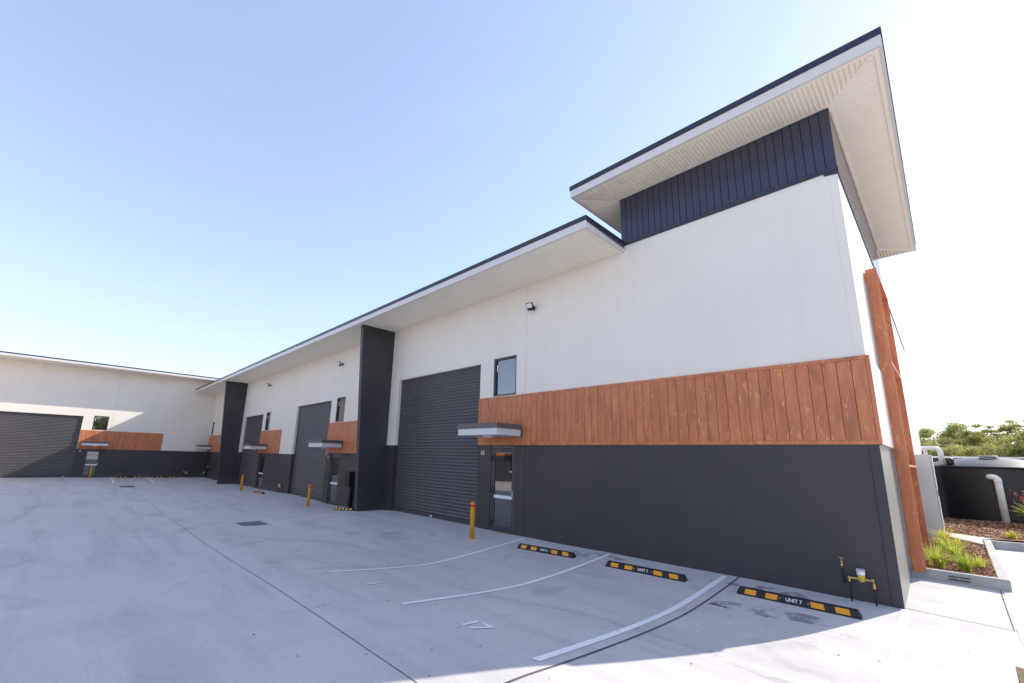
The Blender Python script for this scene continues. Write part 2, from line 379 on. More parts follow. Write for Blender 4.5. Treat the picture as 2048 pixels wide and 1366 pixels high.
# ------------------------------------------------------------------ ground
nx, ny = len(GX), len(GY)
gm = bpy.data.meshes.new('yard_pavement')
gm.from_pydata([(float(GX[i]), float(GY[j]), float(GZ[i, j])) for i in range(nx) for j in range(ny)], [],
               [(i*ny+j, (i+1)*ny+j, (i+1)*ny+j+1, i*ny+j+1) for i in range(nx-1) for j in range(ny-1)])
gm.materials.append(MATS['concrete']); gm.polygons.foreach_set('use_smooth', [True]*len(gm.polygons))
yard = link('yard_pavement', gm); yard['kind'] = 'structure'

def drape_strip(name, pts, w, mat, dz=0.004, step=0.15, parent=yard):
    P = [Vector((p[0], p[1], 0)) for p in pts]
    L = [0]
    for a, b in zip(P[:-1], P[1:]): L.append(L[-1]+(b-a).length)
    n = max(2, int(L[-1]/step)); out = []
    for k in range(n+1):
        d = L[-1]*k/n; i = 0
        while i < len(L)-2 and L[i+1] < d: i += 1
        t = (d-L[i])/max(1e-6, L[i+1]-L[i]); out.append(P[i].lerp(P[i+1], t))
    b = MB(); vs = []; fs = []
    for k, p in enumerate(out):
        dr = (out[min(k+1, n)]-out[max(k-1, 0)]).normalized(); s = Vector((-dr.y, dr.x, 0))*w/2
        for q in (p+s, p, p-s): vs.append((q.x, q.y, zg(q.x, q.y)+dz))
    for k in range(n):
        fs += [(3*k, 3*k+3, 3*k+4, 3*k+1), (3*k+1, 3*k+4, 3*k+5, 3*k+2)]
    b.add(vs, fs); return b.build(name, mat, parent)
def smooth_path(pts, n=6):
    out = []
    for i in range(len(pts)-1):
        p0 = pts[max(i-1, 0)]; p1 = pts[i]; p2 = pts[i+1]; p3 = pts[min(i+2, len(pts)-1)]
        for k in range(n):
            t = k/n
            out.append(tuple(0.5*((2*p1[c])+(-p0[c]+p2[c])*t+(2*p0[c]-5*p1[c]+4*p2[c]-p3[c])*t*t+(-p0[c]+3*p1[c]-3*p2[c]+p3[c])*t**3) for c in range(2)))
    return out+[pts[-1][:2]]

# painted bay lines
for pts, w in [([(-2.47, -.13), (-2.47, -5.62)], .10), ([(-4.92, -.16), (-4.92, -5.66)], .095), ([(-7.5, -.17), (-7.52, -5.58)], .095),
               ([(-15.42, -1.05), (-15.42, -4.2)], .09), ([(-15.42, -5.17), (-15.42, -5.58)], .09), ([(-17.95, -.75), (-17.92, -5.47)], .09),
               ([(-26.5, -.3), (-26.55, -5.5)], .09), ([(-28.85, -.3), (-28.85, -5.5)], .09),
               ([(-47.35, -6.54), (-43.3, -6.55)], .10), ([(-47.35, -4.13), (-43.1, -4.14)], .10), ([(-47.35, -1.7), (-43.0, -1.71)], .10),
               ([(0.005, -.02), (0.02, -3.0), (0.03, -5.6)], .10), ([(1.15, 1.95), (1.15, -.5)], .12)]:
    drape_strip('bay_line', pts, w, 'line_paint', 0.0065)
# joints between the slabs
drape_strip('control_joint', [(-2.26, -.03), (-2.255, -2.26), (-2.26, -5.93), (-2.3, -9)], .030, 'joint_dark', 0.005)
drape_strip('control_joint', smooth_path([(-47.4, -5.75), (-38.1, -6.0), (-19.3, -6.53), (-12.7, -6.66), (-7.3, -6.76), (-4.75, -6.83), (-2.4, -6.9)]), .010, 'joint_dark', 0.0035)
drape_strip('control_joint', [(-9.18, -.05), (-9.2, -2), (-9.3, -3.8), (-9.35, -6.7)], .006, 'joint_dark', 0.0035)
drape_strip('control_joint', [(0.0, .05), (1.06, -.03), (3.5, -.2)], .014, 'joint_dark', 0.0055)
drape_strip('control_joint', [(1.055, 2.0), (1.06, -.02)], .012, 'joint_dark', 0.0058)
for y in (-6.75,):
    for x in (-14.9, -26.2): drape_strip('control_joint', [(x, -6.4), (x-.3, -19)], .010, 'joint_dark', 0.0035)
# tyre rub marks and damp patches
for pts, w in [([(-13.03, -3.92), (-13.22, -3.06), (-13.19, -2.34), (-13.03, -1.63), (-12.92, -1.0), (-12.85, -.6)], .15),
               ([(-11.55, -3.6), (-11.7, -2.8), (-11.6, -1.9), (-11.45, -1.2)], .12),
               ([(-8.04, -5.92), (-7.96, -5.38), (-7.9, -4.86), (-7.8, -4.33), (-7.72, -3.94), (-7.64, -3.45)], .16),
               ([(-27, -6.2), (-25.47, -5.91), (-24.34, -5.5), (-22.8, -5.38), (-21.74, -5.29), (-20.78, -5.31), (-20.1, -5.5)], .13),
               ([(-46, -9.4), (-41.5, -8.96), (-40.6, -7.63), (-38.85, -7.19), (-36.5, -6.99), (-33.8, -6.99), (-30, -7.4)], .2),
               ([(-40, -11.6), (-33, -10.4), (-26, -10.0), (-18, -10.3)], .2),
               ([(-4.77, -4.22), (-4.43, -4.07), (-4.08, -3.97), (-3.78, -3.84), (-3.22, -3.7), (-1.94, -3.68), (-.6, -3.9)], .17),
               ([(-14, -6.2), (-12.06, -4.93), (-11.76, -4.51), (-10.68, -3.77), (-9.48, -3.58), (-8.44, -3.3), (-6.6, -3.1)], .2),
               ([(-24, -2.2), (-22.6, -3.2), (-21.8, -4.4)], .15), ([(-33, -2.5), (-34, -4.5), (-36, -5.6), (-39, -6.2), (-44, -6.8)], .17)]:
    drape_strip('tyre_mark', smooth_path(pts), w, 'tyre_rub', 0.0025, 0.2)
def blob(x, y, rx, ry, rot=0.0, name='damp_stain', mat='damp_stain', seed=0):
    rnd = random.Random(seed+int(x*97+y*31)); b = MB(); n = 26; vs = [(x, y, zg(x, y)+.0022)]; ph = [rnd.uniform(0, 6.28) for _ in range(4)]
    for ring in (0.5, 1.0):
        for k in range(n):
            a = 2*math.pi*k/n; r = ring*(1+.25*math.sin(2*a+ph[0])+.16*math.sin(3*a+ph[1])+.1*math.sin(5*a+ph[2]))
            u, v = rx*r*math.cos(a), ry*r*math.sin(a); X = x+u*math.cos(rot)-v*math.sin(rot); Y = y+u*math.sin(rot)+v*math.cos(rot)
            vs.append((X, min(Y, -.01), zg(X, Y)+.0022))
    fs = [(0, 1+k, 1+(k+1) % n) for k in range(n)]+[(1+k, 1+n+k, 1+n+(k+1) % n, 1+(k+1) % n) for k in range(n)]
    b.add(vs, fs); return b.build(name, mat, yard)
for a in [(-1.7, -.42, .75, .16, .05), (-1.35, -1.5, .7, .22, .1), (-1.9, -1.6, .35, .15, .4), (-5.2, -.42, .8, .18, 0), (-4.6, -.6, .5, .2, .2), (-11, -2.0, .45, .07, 1.2), (-9.9, -1.6, .4, .06, 1.4)]:
    blob(*a)
# bay numbers painted on the slab
def flat_text(txt, x, y, size, rz=0.0):
    me = text_mesh('bay_number', txt, size, 'line_paint', bold=size*0.024)
    for v in me.vertices:
        X = x+v.co.x*math.cos(rz)-v.co.y*math.sin(rz); Y = y+v.co.x*math.sin(rz)+v.co.y*math.cos(rz)
        v.co = (X, Y, zg(X, Y)+.009)
    return link('bay_number', me, yard)
flat_text('16', -6.21, -5.35, .40); flat_text('17', -3.65, -5.40, .40); flat_text('15', -16.75, -5.25, .42)
flat_text('14', -27.7, -5.3, .45); flat_text('13', -43.5, -2.9, .5, math.pi/2); flat_text('12', -43.5, -5.35, .5, math.pi/2)
# scattered leaf litter specks on the slab
lb = MB(); rnd = random.Random(3)
for k in range(170):
    x = rnd.uniform(-14, 1.0); y = rnd.uniform(-8, -.1); s = rnd.uniform(.008, .022); a = rnd.uniform(0, 6.28); z = zg(x, y)+.006
    c, d = math.cos(a)*s, math.sin(a)*s
    lb.add([(x+c, y+d, z), (x-d*.5, y+c*.5, z+.006), (x-c, y-d, z), (x+d*.5, y-c*.5, z+.002)], [(0, 1, 2, 3)])
ll = lb.build('leaf_litter', 'chip_dark'); ll['kind'] = 'stuff'; ll['label'] = 'tiny dry leaf scraps scattered over the concrete yard'; ll['category'] = 'leaf litter'

# ------------------------------------------------------------------ building pieces (local: x right along the facade, y into the building, z up)
ZWB, ZWT, ZR, ZWNT, ZWNB, ZT = 2.444, 3.925, 5.095, 5.176, 3.949, 7.485
ident = lambda x, y, z: (x, y, z)
def panel(parent, x0, x1, z0, z1, holes=(), zs=ZWB, t=0.18, mp=ident, top=None, mats=('wall_dark', 'wall_white'), name='wall_panel'):
    xs = sorted({x0, x1} | {min(max(h[i], x0), x1) for h in holes for i in (0, 1)})
    zz = sorted({z0, z1, zs} | {min(max(h[i], z0), z1) for h in holes for i in (2, 3)})
    zz = [z for z in zz if z0 <= z <= z1]
    inh = lambda x, z: any(h[0] < x < h[1] and h[2] < z < h[3] for h in holes)
    b = MB(); Q = lambda pts, mi: b.add([mp(*p) for p in pts], [(0, 1, 2, 3)], mi)
    nxx, nzz = len(xs)-1, len(zz)-1
    solid = [[not inh((xs[i]+xs[i+1])/2, (zz[j]+zz[j+1])/2) for j in range(nzz)] for i in range(nxx)]
    T = lambda x, z: (top(x) if (top and z >= z1-1e-6) else z)
    for i in range(nxx):
        for j in range(nzz):
            if not solid[i][j]: continue
            a, c, d, e = xs[i], xs[i+1], zz[j], zz[j+1]; mi = 0 if (d+e)/2 < zs else 1
            Q([(a, 0, d), (c, 0, d), (c, 0, T(c, e)), (a, 0, T(a, e))], mi); Q([(a, t, d), (a, t, T(a, e)), (c, t, T(c, e)), (c, t, d)], mi)
            if i == 0 or not solid[i-1][j]: Q([(a, 0, d), (a, 0, T(a, e)), (a, t, T(a, e)), (a, t, d)], mi)
            if i == nxx-1 or not solid[i+1][j]: Q([(c, 0, d), (c, t, d), (c, t, T(c, e)), (c, 0, T(c, e))], mi)
            if j == 0 or not solid[i][j-1]: Q([(a, 0, d), (a, t, d), (c, t, d), (c, 0, d)], mi)
            if j == nzz-1 or not solid[i][j+1]: Q([(a, 0, T(a, e)), (c, 0, T(c, e)), (c, t, T(c, e)), (a, t, T(a, e))], mi)
    return b.build(name, mats, parent)
def roller(parent, x0, x1, zb, zt, tagx=None):
    b = MB(); p = 0.112; n = int((zt-zb+.3)/p)*6; vs = []; fs = []
    for k in range(n+1):
        z = zb+.09+p*k/6; y = 0.160-.034*abs(math.sin(math.pi*(z-zb)/p))**0.8
        for x in (x0+.02, x1-.02): vs.append((x, y, z))
    fs = [(2*k, 2*k+1, 2*k+3, 2*k+2) for k in range(n)]
    b.add(vs, fs); o = b.build('roller_door', 'roller_steel', parent, smooth=True)
    b = MB(); b.box(x0+.015, x1-.015, .115, .165, zb-.25, zb+.105); r = b.build('bottom_rail', 'frame_charcoal', o)
    for s, x in ((1, x0+.001), (-1, x1-.001)):
        b = MB(); b.box(x, x+s*.055, .122, .178, zb-.3, zt+.01); b.build('guide_rail', 'frame_charcoal', o)
    if tagx is not None:
        b = MB(); b.box(tagx-.06, tagx+.06, .1115, .116, zb+.03, zb+.075); b.build('label_tag', 'white_film', o)
    return o
def window(parent, x0, x1, z0, z1):
    b = MB(); w = .055
    for a in ((x0, x0+w, z0, z1), (x1-w, x1, z0, z1), (x0+w, x1-w, z0, z0+w), (x0+w, x1-w, z1-w, z1)):
        b.box(a[0]+.001, a[1]-.001, .02, .12, a[2]+.001, a[3]-.001)
    o = b.build('window', 'frame_charcoal', parent)
    b = MB(); b.box(x0+w-.005, x1-w+.005, .085, .095, z0+w-.005, z1-w+.005); b.build('pane', 'glass_tint', o)
    b = MB(); b.box(x0+w+.03, x0+w+.065, .070, .084, z1-.42, z1-.20); b.build('latch', 'white_film', o)
    return o
def door(parent, x0, x1, zb, zt, fm='frame_bronze'):
    b = MB(); w = .045; zb2 = zb-.05
    b.box(x0+.001, x0+w, .03, .15, zb2, zt-.001); b.box(x1-w, x1-.001, .03, .15, zb2, zt-.001); b.box(x0+w, x1-w, .03, .15, zt-.06, zt-.001)
    o = b.build('door', fm, parent)
    a, c = x0+w+.006, x1-w-.006; s = .085
    b = MB(); b.box(a, a+s, .05, .10, zb2, zt-.07); b.box(c-s, c, .05, .10, zb2, zt-.07); b.box(a+s, c-s, .05, .10, zb2, zb+.17); b.box(a+s, c-s, .05, .10, zt-.20, zt-.07)
    b.build('door_leaf', 'frame_charcoal', o)
    b = MB(); b.box(a+s-.004, c-s+.004, .072, .080, zb+.165, zt-.195); b.build('pane', 'glass_tint', o)
    b = MB(); b.box(a+s, c-s+.02, .040, .071, zb+.93, zb+1.02); b.build('push_bar', 'white_film', o)
    b = MB(); b.box(c-.062, c-.022, .030, .051, zb+.95, zb+1.16); b.tube([(c-.042, .03, zb+1.03), (c-.042, -.015, zb+1.03), (c-.15, -.015, zb+1.03)], .010, 8); b.build('handle', 'silver', o)
    for z in (zb+.22, zb+1.15, zb+2.08):
        b = MB(); b.box(x0+.030, x0+.066, .012, .030, z-.08, z+.08); b.build('hinge', 'black_plastic', o)
    b = MB(); b.box(x0+.01, x1-.01, -.02, .17, zb-.08, zb+.012); b.build('threshold', 'rust_grit', o)
    return o
def canopy(parent, x0, x1, zt, zb, d=1.067):
    zm = zt-.142
    b = MB(); b.box(x0, x1, -d, 0.0, zm, zt); o = b.build('canopy', 'frame_bronze', parent, bevel=.004)
    b = MB(); b.box(x0+.025, x1-.025, -d+.025, 0.0, zb, zm); b.build('canopy_box', 'canopy_silver', o, bevel=.004)
    b = MB(); b.box(x1-.024, x1-.001, -.075, -.001, zb-.02, zm); b.build('side_channel', 'frame_charcoal', o)
    cx = (x0+x1)/2
    b = MB(); b.box(cx-.16, cx+.16, -d*.55-.06, -d*.55+.06, zb-.045, zb); b.build('downlight', 'lens_white', o)
    return o
BOARD = {}
def cladding(parent, x0, x1, z0, z1, pitch=.2, right_return=0.0, start=None):
    b = MB(); r = .065
    b.box(x0, x1, -.038, -.001, z0, z0+r); b.box(x0, x1, -.038, -.001, z1-r, z1)
    b.box(x0, x0+.055, -.038, -.001, z0+r, z1-r); b.box(x1-.055, x1, -.038, -.001, z0+r, z1-r)
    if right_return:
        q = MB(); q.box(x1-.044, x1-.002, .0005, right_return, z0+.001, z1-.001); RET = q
    o = b.build('wood_cladding', 'wood', parent)
    if right_return: RET.build('sheen_return', 'fascia_white', o)  # wood return coloured white; its grazing sky reflection is put into the colour
    b = MB(); b.box(x0+.01, x1-.01, -.022, -.001, z0-.013, z0-.001); b.build('flashing', 'frame_bronze', o)
    b = MB(); b.box(x0+.055, x1-.055, -.008, -.001, z0+r, z1-r); b.build('backing_sheet', 'groove_brown', o)
    h = z1-z0-2*r-.006; key = round(h, 3)
    if key not in BOARD:
        m = MB(); w = pitch/2-.0032; c = .004
        a = [(-w, -.012), (w, -.012), (w, -.030), (w-c, -.034), (-w+c, -.034), (-w, -.030)]
        m.prism([(p, q, -h/2) for p, q in a], [(p, q, h/2) for p, q in a]); BOARD[key] = m.mesh('board', 'wood')
    x = x1-.055-pitch/2 if start is None else start
    while x-pitch/2 > x0+.054:
        link('board', BOARD[key], o, loc=(x, 0, (z0+z1)/2)); x -= pitch
    rest = (x+pitch/2)-(x0+.055)
    if rest > .015:
        m = MB(); w = rest/2-.003; a = [(-w, -.012), (w, -.012), (w, -.030), (w-.004, -.034), (-w+.004, -.034), (-w, -.030)]
        m.prism([(p, q, -h/2) for p, q in a], [(p, q, h/2) for p, q in a]); m.build('board', 'wood', o, loc=(x+pitch/2-rest/2, 0, (z0+z1)/2))
    return o
def ribs_y(b, x0, x1, y0, y1, z, pitch=.0745, w=.034, h=.012, clip=None):
    n = int((x1-x0)/pitch)
    for k in range(n):
        x = x0+pitch*(k+.5); a, c = y0, y1
        if clip: a, c = clip(x)
        if c-a < .03: continue
        b.add([(x-w/2-.006, a, z), (x-w/2+.006, a, z-h), (x+w/2-.006, a, z-h), (x+w/2+.006, a, z), (x-w/2-.006, c, z), (x-w/2+.006, c, z-h), (x+w/2-.006, c, z-h), (x+w/2+.006, c, z)],
              [(0, 1, 5, 4), (1, 2, 6, 5), (2, 3, 7, 6), (0, 3, 2, 1), (4, 5, 6, 7)])
def ribs_x(b, x0, x1, y0, y1, z, pitch=.0745, w=.034, h=.012, clip=None):
    n = int((y1-y0)/pitch)
    for k in range(n):
        y = y0+pitch*(k+.5); a, c = x0, x1
        if clip: a, c = clip(y)
        if c-a < .03: continue
        b.add([(a, y-w/2-.006, z), (a, y-w/2+.006, z-h), (a, y+w/2-.006, z-h), (a, y+w/2+.006, z), (c, y-w/2-.006, z), (c, y-w/2+.006, z-h), (c, y+w/2-.006, z-h), (c, y+w/2+.006, z)],
              [(0, 4, 5, 1), (1, 5, 6, 2), (2, 6, 7, 3), (0, 1, 2, 3), (4, 7, 6, 5)])
def eave_roof(parent, x0, x1, yo, zf, zsof, depth, zback, dark=.118, right_end=False, left_end=False):
    b = MB()
    b.prism([(x0, -yo+.02, zf-.03), (x0, depth, zback), (x0, depth, zback-.12), (x0, -yo+.02, zf-.15)], [(x1, -yo+.02, zf-.03), (x1, depth, zback), (x1, depth, zback-.12), (x1, -yo+.02, zf-.15)])
    o = b.build('roof', 'roof_sheet', parent, fix=True)
    zm = zf-dark
    b = MB(); b.box(x0, x1, -yo, -yo+.05, zsof-.006, zm)
    if right_end: b.box(x1-.05, x1-.001, -yo+.05, 0, zsof-.006, zm)
    b.build('fascia', 'fascia_white', o)
    b = MB(); b.box(x0, x1+.012, -yo-.014, -yo+.04, zm, zf)
    if right_end: b.box(x1-.04, x1+.014, -yo+.04, .0, zm+.001, zf-.001)
    b.build('capping', 'capping_navy', o)
    b = MB(); b.add([(x0, -yo+.05, zsof+.012), (x1, -yo+.05, zsof+.012), (x1, 0.02, zsof+.012), (x0, .02, zsof+.012)], [(0, 1, 2, 3)])
    ribs_y(b, x0, x1-.07, -yo+.11, -.045, zsof+.012, h=.008)
    b.box(x0, x1-.051, -yo+.051, -yo+.105, zsof-.004, zsof+.006); b.box(x0, x1-.051, -.04, -.001, zsof-.004, zsof+.008)
    if right_end: b.box(x1-.11, x1-.052, -yo+.106, -.041, zsof-.004, zsof+.0055)
    b.build('soffit', 'soffit_cream', o)
    return o
def wall_number(parent, txt, x, z, size=.2):
    me = text_mesh('unit_number', txt, size, 'letter_white', extrude=.004, bold=.0015)
    o = link('unit_number', me, parent, loc=(x, -.006, z)); o.rotation_euler = (math.pi/2, 0, 0); return o
def sealant(parent, x, z0, z1, w=.014, zs=ZWB):
    b = MB(); b.box(x-w/2-.004, x+w/2+.004, .012, .03, zs, z1); b.box(x-w/2-.004, x+w/2+.004, .014, .03, z0, zs, 1); return b.build('joint_sealant', ('sealant', 'black_plastic'), parent)

# ------------------------------------------------------------------ main terrace (units 7 to 10)
main = thing('warehouse_terrace', 'long white and charcoal warehouse terrace with timber bands and navy tower roof', 'warehouse')
XL = -47.484
U9, U8, U7 = -.358, -.50, -.56
jt = .006
r10 = (-14.662, -9.669, -1, ZR); w10 = (-9.048, -8.052, ZWNB, ZWNT); d10 = (-9.076, -8.086, -1, ZWB-.03)
r9 = (-25.812, -21.098, -1, ZR+U9); w9 = (-20.471, -19.513, ZWNB+U9, ZWNT+U9); d9 = (-20.528, -19.524, -1, ZWB-.03+U9)
r8 = (-36.566, -32.114, -1, ZR+U8); w8 = (-31.475, -30.602, ZWNB+U8, ZWNT+U8); d8 = (-31.747, -30.657, -1, ZWB-.03+U8)
r7 = (-42.7, -38.2, -1, ZR+U7); w7 = (-47.15, -46.5, ZWNB+U7, ZWNT+U7); d7 = (-47.05, -46.1, -1, ZWB-.03+U7)
panel(main, -.134, -.002, -.8, 7.43, t=.003)
panel(main, -7.661+jt, -.146, -.8, ZT-.02)
panel(main, -15.31, -7.661-jt, -.8, ZT-.02, [r10, w10, d10])
panel(main, -21.02, -15.322, -.8, ZT-.02, [r9, w9, d9], ZWB+U9)
panel(main, -31.95, -21.032, -.8, ZT-.02, [r9, r8, w8, d8], ZWB+U8)
panel(main, -37.14, -31.962, -.8, ZT-.02, [r8, w8, d8], ZWB+U8)
panel(main, XL+.01, -37.152, -.8, ZT-.02, [r7, w7, d7], ZWB+U7)
b = MB(); b.box(-.1455, -.1345, .0006, .0034, -.5, ZWB); b.build('shadow_joint', 'black_plastic', main)
sealant(main, -7.661, -.5, 7.3); sealant(main, -.14, -.3, 7.4)
# side wall at the corner, and the rear
side_top = lambda y: 7.43-.0177*y if y < 7.9 else 7.29-.0387*(y-7.9)
panel(main, .004, 7.9, -.8, 7.43, (), ZWB, .18, lambda x, y, z: (-y, x, z), top=side_top, mats=('side_sheen_grey', 'wall_white'))
panel(main, 7.912, 15.4, -.8, 7.29, (), ZWB, .18, lambda x, y, z: (-y, x, z), top=side_top, mats=('side_sheen_grey', 'wall_white'))
b = MB(); b.box(XL, -.19, 15.2, 15.4, -.8, 6.95); b.build('rear_wall', 'wall_white', main)
b = MB()
for a, c in ((-.02, 7.9), (7.9, 15.42)):
    za, zc = side_top(a), side_top(c-.001)
    if a == 7.9: za = 7.29
    b.prism([(.022, a, za-.05), (.022, a, za+.055), (-.2, a, za+.055), (-.2, a, za-.01)], [(.022, c, zc-.05), (.022, c, zc+.055), (-.2, c, zc+.055), (-.2, c, zc-.01)])
b.build('parapet_capping', 'capping_navy', main, fix=True)
for r, zb, tx in ((r10, -.055, -12.16), (r9, -.31, -24.2), (r8, -.36, -33.6), (r7, -.42, None)):
    roller(main, r[0], r[1], zb, r[3], tx)
for w in (w10, w9, w8, w7): window(main, *w)
door(main, d10[0], d10[1], -.045, d10[3]); door(main, d9[0], d9[1], -.335, d9[3]); door(main, d8[0], d8[1], -.355, d8[3], 'frame_charcoal'); door(main, d7[0], d7[1], -.42, d7[3], 'frame_charcoal')
canopy(main, -9.465, -7.752, 3.02, 2.688); canopy(main, -20.869, -19.27, 3.02+U9, 2.688+U9); canopy(main, -31.866, -30.293, 3.02+U8, 2.688+U8); canopy(main, -47.3, -46.0, 3.02+U7, 2.688+U7)
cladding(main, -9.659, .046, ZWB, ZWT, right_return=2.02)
cladding(main, -21.098, -15.525, ZWB+U9, ZWT+U9)
cladding(main, -32.114, -28.048, ZWB+U8, ZWT+U8)
cladding(main, XL+.02, -42.75, ZWB+U7, ZWT+U7)
wall_number(main, '10', -9.46, 2.20, .19); wall_number(main, '9', -20.86, 1.84, .19)
# fins
for xa, xb in ((-15.522, -15.306), (-37.40, -37.137)):
    b = MB(); pr = [(-1.505, 7.296), (0.01, 7.296), (0.01, -.9), (-1.04, -.9)]
    b.prism([(xa, y, z) for y, z in pr], [(xb, y, z) for y, z in pr]); b.build('fin', 'wall_dark', main, bevel=.012, fix=True)
# eave roof
eave_roof(main, XL+.005, -4.331, 1.725, 7.591, 7.293, 15.3, 6.98, right_end=True)
# tower
b = MB(); b.box(-4.40, -.012, .012, 7.9, 7.2, 8.83); tw = b.build('tower', 'pit_dark', main)
def navy_boards(n, p0, step, mpf, z0, z1):
    for k in range(n):
        c = p0+step*(k+.5); w = step/2
        m = MB()
        prof = [(-w+.005, .012), (-w+.005, -.006), (-w+.008, -.009), (w-.008, -.009), (w-.005, -.006), (w-.005, .012)]
        m.prism([mpf(c+u, v, z0) for u, v in prof], [mpf(c+u, v, z1) for u, v in prof]); m.build('board', 'clad_navy', tw, fix=True)
navy_boards(29, -4.408, 4.408/29, lambda a, y, z: (a, y, z), 7.54, 8.80)
navy_boards(52, 0.0, 7.9/52, lambda a, y, z: (-y, a, z), 7.47-.001, 8.80)
b = MB(); b.box(-4.42, .024, -.030, .012, 7.465, 7.545); b.build('tower_flashing', 'capping_navy', tw)
x0, x1, y0, y1, zs_, zu = -5.277, .874, -.993, 8.771, 8.806, 9.127
b = MB(); b.box(x0+.02, x1-.02, y0+.02, y1-.02, zs_+.02, zu-.02); ur = b.build('tower_roof', 'roof_sheet', main)
b = MB(); zm = zu-.125
for a in ((x0, x1, y0, y0+.05), (x0, x1, y1-.05, y1), (x0, x0+.05, y0+.05, y1-.05), (x1-.05, x1, y0+.05, y1-.05)): b.box(*a, zs_-.006, zm)
b.build('fascia', 'fascia_white', ur)
b = MB(); e = .018
for a in ((x0-e, x1+e, y0-e, y0+.03), (x0-e, x1+e, y1-.03, y1+e), (x0-e, x0+.03, y0+.03, y1-.03), (x1-.03, x1+e, y0+.03, y1-.03)): b.box(*a, zm, zu)
b.build('capping', 'capping_navy', ur)
b = MB(); zq = zs_+.012
ix0, ix1, iy0, iy1 = -4.408, 0.0, 0.0, 7.9
b.add([(x0+.05, y0+.05, zq), (x1-.05, y0+.05, zq), (x1-.05, y1-.05, zq), (x0+.05, y1-.05, zq)], [(0, 1, 2, 3)])
def hip_front(x):
    if x < ix0: return (y0+.12, y0+(iy0-y0)*(x-x0)/(ix0-x0)-.05)
    if x > ix1: return (y0+.12, y0+(iy0-y0)*(x1-x)/(x1-ix1)-.05)
    return (y0+.12, iy0-.075)
def hip_back(x):
    if x < ix0: return (y1-(y1-iy1)*(x-x0)/(ix0-x0)+.05, y1-.12)
    if x > ix1: return (y1-(y1-iy1)*(x1-x)/(x1-ix1)+.05, y1-.12)
    return (iy1+.075, y1-.12)
def hip_right(y):
    if y < iy0: return (x1-(x1-ix1)*(y-y0)/(iy0-y0)+.05, x1-.12)
    if y > iy1: return (x1-(x1-ix1)*(y1-y)/(y1-iy1)+.05, x1-.12)
    return (ix1+.075, x1-.12)
def hip_left(y):
    if y < iy0: return (x0+.12, x0+(ix0-x0)*(y-y0)/(iy0-y0)-.05)
    if y > iy1: return (x0+.12, x0+(ix0-x0)*(y1-y)/(y1-iy1)-.05)
    return (x0+.12, ix0-.075)
R = dict(w=.030, h=.030)
ribs_y(b, x0+.1, x1-.1, 0, 0, zq, clip=hip_front, **R); ribs_y(b, x0+.1, x1-.1, 0, 0, zq, clip=hip_back, **R)
R2 = dict(w=.034, h=.006)
ribs_x(b, 0, 0, y0+.1, y1-.1, zq, clip=hip_right, **R2); ribs_x(b, 0, 0, y0+.1, y1-.1, zq, clip=hip_left, **R)
zt_ = zs_-.004
for a in ((x0+.051, x1-.051, y0+.051, y0+.115), (x0+.051, x1-.051, y1-.115, y1-.051), (x0+.051, x0+.115, y0+.115, y1-.115), (x1-.115, x1-.051, y0+.115, y1-.115),
          (ix0-.06, ix1+.06, -.06, -.016), (ix0-.06, ix1+.06, iy1+.002, iy1+.06), (ix0-.06, ix0-.002, -.016, iy1), (ix1+.016, ix1+.06, -.016, iy1)): b.box(*a, zt_, zq)
for (ax, ay), (bx_, by_) in (((ix0-.04, -.04), (x0+.08, y0+.08)), ((ix1+.04, -.04), (x1-.08, y0+.08)), ((ix0-.04, iy1+.04), (x0+.08, y1-.08)), ((ix1+.04, iy1+.04), (x1-.08, y1-.08))):
    d = Vector((bx_-ax, by_-ay, 0)).normalized(); s = Vector((-d.y, d.x, 0))*.032
    lo = [(ax+s.x, ay+s.y), (bx_+s.x, by_+s.y), (bx_-s.x, by_-s.y), (ax-s.x, ay-s.y)]
    b.prism([(p, q, zt_-.004) for p, q in lo], [(p, q, zq) for p, q in lo])
b.build('soffit', 'soffit_cream', ur)
# timber screen frame on the side wall
b = MB(); b.box(.0, .03, 2.03, 4.40, 5.9, 6.0); b.box(.0, .03, 2.03, 4.40, .5, .6); sf = b.build('screen_frame', 'wood', main)
for nm, a in (('post_board', (.03, .21, 2.02, 2.065, .25, 6.14)), ('post_board', (.03, .21, 4.36, 4.405, .25, 6.14)), ('rail_board', (.031, .209, 2.066, 4.359, 6.09, 6.135)), ('rail_board', (.031, .209, 2.066, 4.359, 4.12, 4.165)), ('rail_board', (.031, .209, 2.066, 4.359, 2.10, 2.145))):
    b = MB(((a[0]+a[1])/2, (a[2]+a[3])/2, (a[4]+a[5])/2)); b.box(*a); b.build(nm, 'wood', sf, loc=((a[0]+a[1])/2, (a[2]+a[3])/2, (a[4]+a[5])/2), bevel=.004)
for y in (2.066, 4.406):
    b = MB(); b.box(0.0, .035, y, y+.04, .3, 6.1); b.build('bracket', 'fascia_white', sf)

# ------------------------------------------------------------------ left block (unit 6), facade facing +X
left = thing('warehouse_block', 'white warehouse block with roller door closing the far end of the yard', 'warehouse', (XL, 0, 0), math.pi/2)
U6 = -.57
r6 = (-13.97, -8.974, -1, 4.46); w6 = (-8.334, -7.396, 3.40, 4.55); d6 = (-8.42, -7.47, -1, 1.85)
r5 = (-23.5, -18.5, -1, 4.46)
panel(left, -7.17+jt, 16, -.9, 8.45, (), ZWB+U6); panel(left, -14.33+jt, -7.17-jt, -.9, 8.45, [r6, w6, d6], ZWB+U6); panel(left, -34, -14.33-jt, -.9, 8.45, [r5], ZWB+U6)
sealant(left, -7.17, -.5, 8.4, zs=ZWB+U6); sealant(left, -14.33, -.5, 8.4, zs=ZWB+U6)
roller(left, r6[0], r6[1], -.355, r6[3], -9.4); roller(left, r5[0], r5[1], -.34, r5[3])
